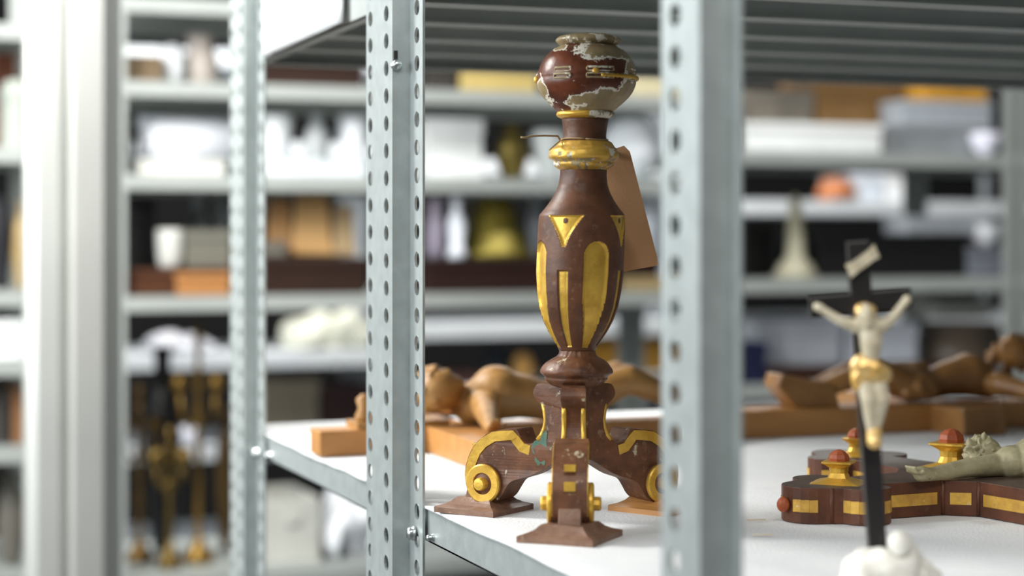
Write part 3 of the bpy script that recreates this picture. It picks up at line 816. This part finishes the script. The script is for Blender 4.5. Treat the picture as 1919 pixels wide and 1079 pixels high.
# ---------------------------------------------------------------- ribbed column left
colp = [onY(50, HY, 3.1), onY(228, HY, 3.1)]
cxx0, cxx1 = colp[0].x, colp[1].x
prof = []
Wd = cxx1-cxx0
sec = [(0, .06), (0, 0), (.016, -.010), (.050, -.014), (.060, -.004), (.066, -.004), (.074, -.016), (.120, -.016), (.134, -.006), (Wd, .004), (Wd, .06)]
mb = MB(); n = len(sec)
v = [(cxx0+a, 3.1+b_, z) for z in (0, 3.3) for a, b_ in sec]
mb.add(v, [(i, (i+1) % n, n+(i+1) % n, n+i) for i in range(n)])
tag(mb.build('metal_column', 'column'), 'broad bright ribbed metal column standing at the left', 'column')

# ---------------------------------------------------------------- racks behind
def rack_bg(x0, x1, Y0, dp, shelves, label, m='galv_bg', lip=.032, top=2.3, posts=(1, 1), pw=.035, group=None):
    r = empty('shelving_rack', (x0, Y0, 0), 0, label, 'shelving rack', group)
    for k, X in enumerate((x0, x1-pw)):
        for Y in (Y0, Y0+dp-.03):
            mb = MB(); mb.box(X, X+pw, Y, Y+.003, 0, top); mb.box(X if k == 0 else X+pw-.003, X+.003 if k == 0 else X+pw, Y, Y+.03, 0, top); mb.build('upright', m, r, world=True)
    for z in shelves:
        mb = MB(); z = CZ+z
        a, b_ = x0+.001, x1-.001
        mb.box(a, b_, Y0-.002, Y0, z-lip, z); mb.box(a, b_, Y0, Y0+dp, z-.002, z); mb.box(a, b_, Y0, Y0+.015, z-lip, z-lip+.0015)
        mb.box(a, b_, Y0+dp-.002, Y0+dp, z-lip, z)
        for t in (.25, .5, .75): mb.box(a, b_, Y0+dp*t, Y0+dp*t+.02, z-lip*.8, z-.002)
        mb.build('shelf', m, r, world=True)
    return r
YBk = 4.0
bx = lambda px, Y=YBk: onY(px, HY, Y).x
zy = lambda py, px, Y: onY(px, py, Y).z-CZ
SB = {'a': zy(-8, 225, YBk), 'b': zy(150, 225, YBk), 'c': zy(326, 225, YBk), 'd': zy(556, 225, YBk), 'e': zy(1085, 225, YBk)}
rack_bg(bx(205), bx(1330), YBk, .5, SB.values(), 'wide grey rack directly behind the baluster, filled with boxes and vessels')
SR = {'a': zy(-40, 1400, YBk), 'b': zy(282, 1400, YBk), 'c': zy(524, 1400, YBk), 'd': zy(722, 1400, YBk), 'e': zy(1000, 1400, YBk)}
rack_bg(bx(1334), bx(1903), YBk, .5, SR.values(), 'grey rack behind the black crucifix at the right')
SL = {'a': zy(45, 30, YBk), 'b': zy(276, 30, YBk), 'c': zy(545, 30, YBk), 'd': zy(675, 30, YBk), 'e': zy(838, 30, YBk), 'f': zy(1075, 30, YBk)}
rack_bg(bx(-260), bx(88), YBk, .5, SL.values(), 'grey rack at the far left beyond the bright column')
rack_bg(bx(1907), bx(2300), YBk, .5, [SR['b'], SR['c'], SR['d']], 'grey rack cut off by the right edge of the picture')
YC = 5.5
cx_ = lambda px: onY(px, HY, YC).x
SC1 = {'a': zy(100, 600, YC), 'b': zy(268, 600, YC), 'c': zy(658, 600, YC), 'd': zy(826, 600, YC), 'e': zy(1010, 600, YC)}
rack_bg(cx_(150), cx_(735), YC, .5, SC1.values(), 'white rack of the farther row, seen left of the front post', m='white_steel', lip=.045, pw=.04)
SC2 = {'a': zy(100, 1000, YC), 'b': zy(300, 1000, YC), 'c': zy(604, 1000, YC), 'd': zy(722, 1000, YC), 'e': zy(900, 1000, YC)}
rack_bg(cx_(738), cx_(1345), YC, .5, SC2.values(), 'white rack of the farther row, seen behind the baluster', m='white_steel', lip=.045, pw=.04)
SC3 = {'a': zy(60, 1600, YC), 'b': zy(376, 1600, YC), 'c': zy(596, 1600, YC), 'd': zy(760, 1600, YC)}
rack_bg(cx_(1348), cx_(2000), YC, .5, SC3.values(), 'white rack of the farther row, seen behind the black crucifix', m='white_steel', lip=.045, pw=.04)

# ---- things on the racks behind
def spot(px0, px1, ytop, z, Y, dy=.12):
    Yf = Y+dy; x0, x1 = onY(px0, HY, Yf).x, onY(px1, HY, Yf).x
    pc = (px0+px1)/2; top = onY(pc, ytop, Yf).z
    return (x0+x1)/2, Yf, CZ+z+.001, x1-x0, max(.02, top-CZ-z)
def box_item(name, a, col, label, cat='box', dy=.06, depth=.25, lid=True, metal=0, up=0., rough=.5):
    px0, px1, yt, z, Y = a; x, y, zb, w_, h = spot(px0, px1, yt, z, Y, dy); zb += up; h -= up
    m = flat('paint %d %d %d' % tuple(int(c*255) for c in col), col, rough, metal)
    r = empty(name, (x, y+depth/2, zb), 0, label, cat)
    if lid:
        MB().box(-w_/2+.003, w_/2-.003, -depth/2+.003, depth/2-.003, 0, h*.72).build('body', m, r, bevel=.003)
        MB().box(-w_/2, w_/2, -depth/2, depth/2, h*.72, h).build('lid', m, r, bevel=.003)
    else:
        mb = MB(); t = min(.012, w_*.1)
        mb.box(-w_/2, w_/2, -depth/2, depth/2, 0, t); mb.box(-w_/2, -w_/2+t, -depth/2, depth/2, t, h); mb.box(w_/2-t, w_/2, -depth/2, depth/2, t, h)
        mb.box(-w_/2+t, w_/2-t, -depth/2, -depth/2+t, t, h); mb.box(-w_/2+t, w_/2-t, depth/2-t, depth/2, t, h)
        mb.build('crate_body', m, r, bevel=.002)
        MB().box(-w_*.12, w_*.12, -depth/2-.006, -depth/2, h*.6, h*.75).build('handle', m, r, bevel=.002)
    return r
def lathe_item(name, a, col, prof, label, cat, dy=.12, metal=0, rough=.4, up=0., parts=None):
    """prof: (r 0..1 of half width, z 0..1)"""
    px0, px1, yt, z, Y = a; x, y, zb, w_, h = spot(px0, px1, yt, z, Y, dy); zb += up; h -= up
    m = flat('paint %d %d %d' % tuple(int(c*255) for c in col), col, rough, metal)
    r = empty(name, (x, y, zb), 0, label, cat)
    cut = int(len(prof)*.75)
    MB().lathe([(r_*w_/2, z_*h) for r_, z_ in prof[:cut+1]], 28).build('body', m, r)
    MB().lathe([(r_*w_/2, z_*h) for r_, z_ in prof[cut:]], 28).build('rim' if name not in ('finial_ornament', 'candelabrum') else 'top', m, r)
    return r
VASE = [(.5, 0), (.55, .04), (.75, .15), (.98, .4), (1, .55), (.8, .75), (.45, .86), (.4, .93), (.55, 1)]
BOWL = [(.35, 0), (.4, .06), (.75, .3), (.95, .7), (1, .95), (.97, 1), (.9, .97), (.2, .3)]
BALL = [(.3, 0), (.6, .08), (.92, .3), (1, .5), (.92, .72), (.6, .93), (.3, .98), (.15, 1)]
JUG = [(.8, 0), (.95, .08), (1, .3), (.9, .55), (.7, .72), (.62, .85), (.75, .96), (.78, 1)]
OBEL = [(1, 0), (1, .06), (.82, .09), (.80, .14), (.5, .22), (.42, .26), (.28, .9), (.1, 1)]
CAND = [(1, 0), (.95, .02), (.4, .08), (.2, .12), (.3, .2), (.18, .28), (.35, .4), (.2, .5), (.2, .7), (.4, .8), (.9, .84), (.5, .87), (.3, 1)]
B = YBk
box_item('crate', (228, 305, 104, SB['b'], B), (.17, .12, .07), 'brown low crate on the top left shelf beside the white globe', 'crate', lid=False)
lathe_item('glass_globe', (296, 350, 84, SB['b'], B), (.82, .84, .88), BALL, 'white round globe on the top left shelf', 'globe')
lathe_item('jug', (342, 412, 68, SB['b'], B), (.52, .46, .42), JUG, 'beige jug beside the white globe', 'jug', dy=.16)
box_item('wooden_box', (488, 684, 116, SB['b'], B), (.025, .011, .007), 'dark brown long box under the front rack upper shelf', 'box')
box_item('carton', (862, 1010, 120, SB['b'], B), (.50, .38, .14), 'yellow flat carton on the top shelf left of the knob', 'box')
box_item('carton', (1130, 1300, 130, SB['b'], B), (.62, .55, .36), 'cream flat carton on the top shelf right of the knob', 'box')
box_item('wooden_box', (800, 858, 122, SB['b'], B), (.04, .035, .03), 'small dark box beside the yellow flat carton', 'box')
# rolled paper
def roll(px0, px1, yc, z, Y, rr, col, label, dy=.14):
    x, y, zb, w_, h = spot(px0, px1, yc, z, Y, dy)
    r = empty('paper_roll', (x, y, zb), 0, label, 'roll')
    m = flat('paint %d %d %d' % tuple(int(c*255) for c in col), col, .6)
    MB().lathe([(rr, -w_/2), (rr, w_/2)], 32, 0, T(0, 0, rr) @ R(PI/2, 'Y'), smooth=True).build('sheet_roll', m, r)
    MB().lathe([(rr*.55, -w_/2-.003), (rr*.55, w_/2+.003)], 24, 0, T(0, 0, rr) @ R(PI/2, 'Y')).build('core', 'black', r)
    return r
roll(262, 472, 215, SB['c']+.028, B, .052, (.82, .85, .92), 'thick white roll lying on the shelf left of the rear post')
lathe_item('round_tin', (222, 252, 252, SB['c'], B), (.01, .01, .01), [(1, 0), (1, .1), (1, .5), (1, .9), (.95, .95), (.3, 1)], 'black round tin by the white roll', 'tin')
box_item('paper_stack', (255, 425, 300, SB['c'], B), (.66, .66, .62), 'flat pile of white papers under the white roll', 'papers', dy=.05)
lathe_item('bowl', (486, 548, 216, SB['c'], B), (.85, .88, .90), BOWL, 'white bowl just right of the rear post', 'bowl')
lathe_item('ceramic_pot', (570, 618, 216, SB['c'], B), (.45, .47, .48), VASE, 'grey pot between two white bowls', 'pot')
lathe_item('bowl', (640, 690, 225, SB['c'], B), (.85, .88, .92), BOWL, 'white bowl half hidden by the front post', 'bowl')
box_item('carton', (800, 908, 222, SB['c'], B), (.74, .76, .76), 'white square carton left of the baluster neck', 'box')
box_item('tray', (490, 690, 300, SB['c'], B), (.70, .74, .78), 'flat white tray on the shelf below the bowls', 'tray', dy=.03, depth=.06)
lathe_item('brass_vessel', (930, 990, 236, SB['c'], B), (.16, .12, .03), VASE, 'olive brass vessel left of the baluster collar', 'vessel', metal=.5)
lathe_item('bowl', (998, 1065, 246, SB['c'], B), (.72, .76, .76), BOWL, 'pale bowl behind the twine end', 'bowl')
lathe_item('soup_tureen', (1130, 1236, 216, SB['c'], B), (.84, .88, .93), BALL, 'big white rounded tureen right of the baluster neck', 'tureen')
# shelf d
box_item('case', (232, 292, 372, SB['d'], B), (.006, .006, .006), 'tall black case at the left of the middle shelf', 'case', dy=.15)
box_item('wooden_box', (232, 435, 505, SB['d'], B), (.07, .025, .010), 'low brown box under the white beaker', 'box', dy=.03, depth=.1)
box_item('wooden_box', (330, 435, 512, SB['d'], B), (.40, .18, .06), 'orange wooden block in front of the low brown box', 'box', dy=-.0+.005, depth=.02)
zz = zy(503, 300, B)
lathe_item('beaker', (294, 346, 430, zz, B), (.60, .60, .57), [(.75, 0), (.85, .1), (.95, .4), (1, .8), (1, .97), (.9, 1), (.8, .95), (.5, .9)], 'whitish beaker standing on the low brown box', 'beaker', dy=.07)
box_item('case', (348, 436, 432, zz, B), (.16, .155, .125), 'grey green case beside the whitish beaker', 'case', dy=.04, depth=.08)
lathe_item('glass_jar', (350, 395, 372, SB['d'], B), (.40, .44, .46), VASE, 'silvery jar behind the grey green case', 'jar', dy=.28, metal=.3)
lathe_item('glass_jar', (400, 440, 372, SB['d'], B), (.30, .32, .34), JUG, 'dark grey jar beside the silvery jar', 'jar', dy=.28, metal=.3)
box_item('wooden_box', (488, 690, 484, SB['d'], B), (.024, .009, .005), 'dark long chest below the tan boards', 'chest', dy=.03, depth=.2)
zz = zy(482, 590, B)
for a, c, lb in (((500, 548, 372), (.44, .24, .10), 'narrow tan board leaning beside the wide pale one'), ((546, 622, 366), (.66, .40, .17), 'wide pale tan panel standing on the dark chest'), ((624, 664, 385), (.50, .36, .20), 'small buff panel right of the wide pale one')):
    x, y, zb, w_, h = spot(a[0], a[1], a[2], zz, B, .14)
    r = empty('plaque', (x, y, zb), 0, lb, 'plaque'); m = flat('paint %d %d %d' % tuple(int(k*255) for k in c), c, .6)
    MB().prism([(-w_/2, 0), (w_/2, 0), (w_*.42, h*.7), (w_*.36, h), (-w_*.36, h), (-w_*.42, h*.7)], .012).build('board', m, r, bevel=.003)
    MB().box(-w_*.5, w_*.5, -.018, -.0125, h*.04, h*.12).build('batten', m, r); MB().box(-w_*.36, w_*.36, -.018, -.0125, h*.85, h*.92).build('batten', m, r)
box_item('case', (489, 540, 452, zz, B), (.14, .13, .11), 'small grey case in front of the narrow tan board', 'case', dy=.05, depth=.06)
box_item('wooden_box', (800, 1240, 486, SB['d'], B), (.020, .007, .005), 'very long dark brown chest behind the vase body', 'chest', dy=.03, depth=.25)
zz = zy(485, 930, B)
lathe_item('brass_ornament', (856, 995, 370, zz, B), (.20, .16, .03), [(1, 0), (.98, .1), (.85, .16), (.8, .4), (.62, .5), (.6, .75), (.5, .8), (.45, 1)], 'stepped olive gold ornament left of the vase body', 'ornament', metal=.5)
lathe_item('porcelain_figure', (836, 876, 365, zz, B), (.80, .84, .92), [(.9, 0), (.9, .1), (.6, .2), (.8, .5), (.7, .65), (.35, .72), (.5, .85), (.4, 1)], 'slim white porcelain beside the olive ornament', 'ornament', dy=.05)
lathe_item('glass_jar', (800, 834, 372, zz, B), (.25, .22, .28), JUG, 'violet grey jar right of the front post', 'jar', dy=.05)
lathe_item('porcelain_figure', (990, 1020, 365, zz, B), (.75, .80, .90), VASE, 'white vessel peeking left of the vase shoulder', 'ornament', dy=.22)
lathe_item('porcelain_figure', (1190, 1240, 380, zz, B), (.75, .80, .88), VASE, 'white vessel seen right of the card tag', 'ornament', dy=.10)
box_item('carton', (1168, 1300, 520, SB['d'], B), (.40, .30, .15), 'buff carton in front of the long dark chest', 'box', dy=.006, depth=.02)
# under shelf d: the long bottom of the wide rack
zb_ = SB['e']
def candelabrum(px, w_, ytop, label, arms=True, dy=.15, z=zb_, Y=B, col=(.22, .13, .03)):
    x, y, zb, ww, h = spot(px-w_/2, px+w_/2, ytop, z, Y, dy)
    r = empty('candelabrum', (x, y, zb), 0, label, 'candelabrum'); m = flat('old brass %d' % int(col[0]*100), col, .35, .6)
    R0 = ww/2
    MB().lathe([(R0, 0), (R0*.95, .015), (R0*.4, .04), (R0*.2, .06)], 24).build('base', m, r)
    MB().lathe([(R0*.2, .058)]+[(R0*(.14+.12*math.sin(i*1.9)**2), .06+(h-.1)*i/14) for i in range(15)], 18).build('stem', m, r)
    MB().lathe([(R0*.1, h-.042), (R0*.3, h-.035), (R0*.2, h-.02), (R0*.24, h)], 18).build('socket', m, r)
    if arms:
        for sg in (-1, 1):
            a = MB(); a.tube([(0, 0, h*.62), (sg*R0*.5, 0, h*.56), (sg*R0*1.0, 0, h*.62), (sg*R0*1.15, 0, h*.72)], .006, 8); a.lathe([(.01, 0), (.02, .012), (.012, .04)], 14, 0, T(sg*R0*1.15, 0, h*.72)); a.build('arm', m, r)
    return r
candelabrum(372, 60, 610, 'tall old brass candelabrum left of the rear post')
candelabrum(262, 52, 720, 'dull brass candelabrum next to the bright column', dy=.2, col=(.12, .07, .02))
candelabrum(318, 46, 800, 'short brass candelabrum between two taller ones', dy=.1, col=(.17, .11, .03))
lathe_item('urn', (405, 440, 760, zb_, B), (.10, .06, .02), VASE, 'brown urn behind the rear post', 'urn', metal=.3, dy=.3)
lathe_item('urn', (270, 340, 650, zb_, B), (.008, .008, .008), VASE, 'tall black urn standing behind the candelabra', 'urn', dy=.36)
# farther row left
for a, c, nm, pr, lb in (((284, 326, 798), (.86, .87, .95), 'highlight_ball', BALL, 'left white ball standing in for a blurred highlight of the farther row, low on the left'), ((331, 373, 798), (.86, .87, .95), 'highlight_ball', BALL, 'right white ball standing in for a blurred highlight of the farther row, low on the left')):
    lathe_item(nm, (*a, SC1['d'], YC), c, pr, lb, 'highlight ball', dy=.04)  # white balls take the place of round out-of-focus highlights
def cloth(px0, px1, yt, z, Y, col, label, dy=.15, name='folded_cloth', dz=.0):
    x, y, zb, w_, h = spot(px0, px1, yt, z, Y, dy); mb = MB()
    for i in range(5):
        mb.ell(((-.35+.18*i)*w_, 0, h*(.35+.2*(i % 2))), (w_*.2, .09, h*.5), nz=.03, ns=14, n=24)
    for v_ in mb.v: v_.z = max(0, v_.z)
    r = mb.build(name, flat('cloth %d %d' % (int(col[0]*255), int(col[2]*255)), col, .8), remesh=.006, smooth_it=3); r.location = (x, y, zb)
    return tag(r, label, 'cloth')
cloth(540, 690, 585, SC1['c'], YC, (.66, .66, .55), 'cream bundled cloth seen between the two left posts')
cloth(285, 400, 625, SC1['c'], YC, (.62, .62, .66), 'white bundled cloth left of the rear post')
box_item('carton', (492, 600, 712, SC1['d'], YC), (.22, .19, .14), 'grey brown carton under the cream cloth', 'box')
box_item('carton', (604, 700, 722, SC1['d'], YC), (.04, .02, .02), 'dark carton right of the grey brown one', 'box')
box_item('basket', (500, 600, 935, SB['e'], B), (.52, .52, .48), 'pale slatted basket below the foam covered shelf', 'basket', lid=False)
cloth(604, 700, 900, SB['e'], B, (.74, .76, .80), 'white wrapped bundle below the foam covered shelf')
cloth(790, 900, 700, SC2['d']-.03, YC, (.16, .08, .07), 'reddish brown bundle right of the front post', name='wrapped_bundle') if False else None
box_item('wooden_box', (796, 905, 700, SC2['d'], YC), (.15, .07, .06), 'reddish brown low box right of the front post', 'box')
lathe_item('glass_globe', (962, 1000, 662, SC2['d'], YC), (.62, .34, .10), BALL, 'small orange globe coloured like a lamp glow, left of the baluster foot', 'globe', dy=.05)  # the orange colour stands in for a lamp's glow
lathe_item('urn', (905, 955, 650, SC2['d'], YC), (.01, .015, .025), VASE, 'dark blue urn beside the small orange globe', 'urn', dy=.1)
box_item('carton', (1115, 1300, 640, SC2['d'], YC), (.58, .30, .05), 'orange carton right of the baluster foot', 'box')
# right bay
box_item('carton', (1400, 1655, 232, SR['b'], B), (.82, .84, .84), 'long white carton on the upper right shelf', 'box', dy=.02, depth=.08)
box_item('case', (1660, 1862, 236, SR['b'], B), (.30, .32, .34), 'grey case on the upper right shelf', 'case', dy=.08, depth=.12)
zz = zy(231, 1750, B)
box_item('case', (1690, 1862, 190, zz, B), (.36, .39, .43), 'blue grey case stacked on the grey case', 'case', dy=.085, depth=.11)
lathe_item('bowl', (1822, 1872, 250, SR['b'], B), (.80, .80, .92), BOWL, 'small white bowl in front of the grey case', 'bowl', dy=.0+.045)
zz2 = zy(184, 1750, B)
box_item('crate', (1735, 1850, 146, zz2, B), (.50, .25, .03), 'orange crate on top of the blue grey case', 'crate', dy=.09, depth=.1, lid=False)
box_item('wooden_box', (1530, 1732, 148, SR['b'], B), (.32, .18, .07), 'tall brown box behind the long white carton', 'box', dy=.22, depth=.2)
box_item('wooden_box', (1400, 1526, 168, SR['b'], B), (.36, .32, .27), 'taupe box behind the end of the long white carton', 'box', dy=.22, depth=.2)
lathe_item('obelisk', (1454, 1528, 366, SR['c'], B), (.40, .38, .28), OBEL, 'beige stone obelisk left of the black crucifix', 'obelisk')
box_item('case', (1398, 1452, 420, SR['c'], B), (.008, .007, .007), 'black case left of the obelisk', 'case', dy=.2)
box_item('case', (1534, 1812, 440, SR['c'], B), (.006, .006, .007), 'wide black case behind the top of the black crucifix', 'case', dy=.1)
box_item('case', (1815, 1900, 462, SR['c'], B), (.15, .16, .19), 'slate grey case at the right end of the shelf', 'case', dy=.1)
lathe_item('copper_pot', (1535, 1602, 334, SC3['b'], YC), (.45, .16, .06), JUG, 'copper orange pot on the farther right rack', 'pot', dy=.06)
box_item('carton', (1606, 1655, 328, SC3['b'], YC), (.72, .78, .86), 'narrow pale blue carton right of the copper pot', 'box')
box_item('carton', (1660, 1725, 322, SC3['b'], YC), (.88, .89, .90), 'bright white cube carton on the farther right rack', 'box')
zc = zy(438, 1700, B)
box_item('tray', (1700, 1860, 405, zc, B), (.50, .53, .58), 'silver grey tray lying on the wide black case', 'tray', dy=.12, depth=.12)
lathe_item('bowl', (1820, 1875, 420, SR['c']+.001+zy(462, 1860, B)-SR['c'], B), (.85, .86, .9), BOWL, 'white bowl on the slate grey case', 'bowl', dy=.14)
box_item('carton', (1420, 1580, 600, SR['d'], B), (.66, .70, .78), 'large bluish white carton left of the ivory figure', 'box', dy=.14)
box_item('carton', (1592, 1722, 606, SR['d'], B), (.68, .72, .80), 'large bluish white carton right of the ivory figure', 'box', dy=.14)
box_item('case', (1396, 1440, 642, SR['d'], B), (.012, .014, .045), 'navy case just right of the near post', 'case', dy=.03, depth=.1)
lathe_item('drum', (1732, 1862, 605, SR['d'], B), (.085, .065, .05), [(1, 0), (1, .08), (.95, .1), (.95, .88), (1, .9), (1, .96), (.98, .98), (.9, 1)], 'dark brown drum above the wooden figure', 'drum', dy=.2)
box_item('wooden_box', (1445, 1860, 684, SR['d'], B), (.035, .013, .008), 'long low dark red box in front of the white cartons', 'box', dy=.02, depth=.08)
box_item('carton', (1758, 1862, 562, SR['d']+.0+zy(604, 1800, B)-SR['d'], B), (.74, .74, .68), 'flat cream carton on the dark brown drum', 'box', dy=.2, depth=.14)
# left bay
box_item('wooden_box', (14, 46, 150, SL['b'], B), (.52, .56, .50), 'pale green box at the far left edge', 'box')
lathe_item('bottle', (14, 50, 205, SL['b'], B), (.015, .02, .02), JUG, 'dark bottle beside the pale green box', 'bottle', dy=.03) if False else None
box_item('wooden_box', (-10, 30, 100, SL['b'], B), (.25, .09, .05), 'red brown box at the upper left corner', 'box', dy=.3, depth=.15)
lathe_item('vase', (22, 60, 378, SL['c'], B), (.42, .30, .14), VASE, 'tan vase beside the bright column', 'vase', dy=.15)
lathe_item('vase', (-18, 24, 320, SL['c'], B), (.02, .02, .025), VASE, 'black vase at the far left edge', 'vase', dy=.15)
box_item('carton', (-30, 48, 600, SL['d'], B), (.86, .88, .88), 'white carton at the far left edge', 'box', dy=.02)
box_item('wooden_box', (22, 48, 728, SL['e'], B), (.26, .13, .06), 'brown upright box beside the bright column', 'box')
box_item('case', (-20, 20, 730, SL['e'], B), (.05, .045, .04), 'dark case beside the brown upright box', 'case')
lathe_item('urn', (-5, 50, 885, SL['f'], B), (.14, .13, .11), VASE, 'grey urn low at the far left edge', 'urn')

# ---- repeats carry the same group
GR = {'rack_near': 'shelving racks behind the front rack', 'wooden_crucifix': 'wooden crucifixes lying at the back of the shelf', 'bowl': 'white bowls on the racks behind', 'highlight_ball': 'white balls standing in for highlights of the farther row',
      'candelabrum': 'brass candelabra low on the left', 'splinter': 'bits lying on the foam', 'foam_liner': 'foam sheets of the front rack', 'carton': 'cartons on the racks behind', 'plaque': 'tan panels on the dark chest',
      'case': 'cases on the racks behind', 'wooden_box': 'wooden boxes on the racks behind', 'urn': 'dark urns on the racks behind', 'glass_jar': 'jars on the middle shelf behind', 'porcelain_figure': 'white porcelain on the middle shelf behind'}
for o in list(C.objects):
    if o.parent or 'label' not in o: continue
    k = o.name.split('.')[0]
    if k == 'shelving_rack' and o is not rack: k = 'rack_near'
    if k in GR: o['group'] = GR[k]
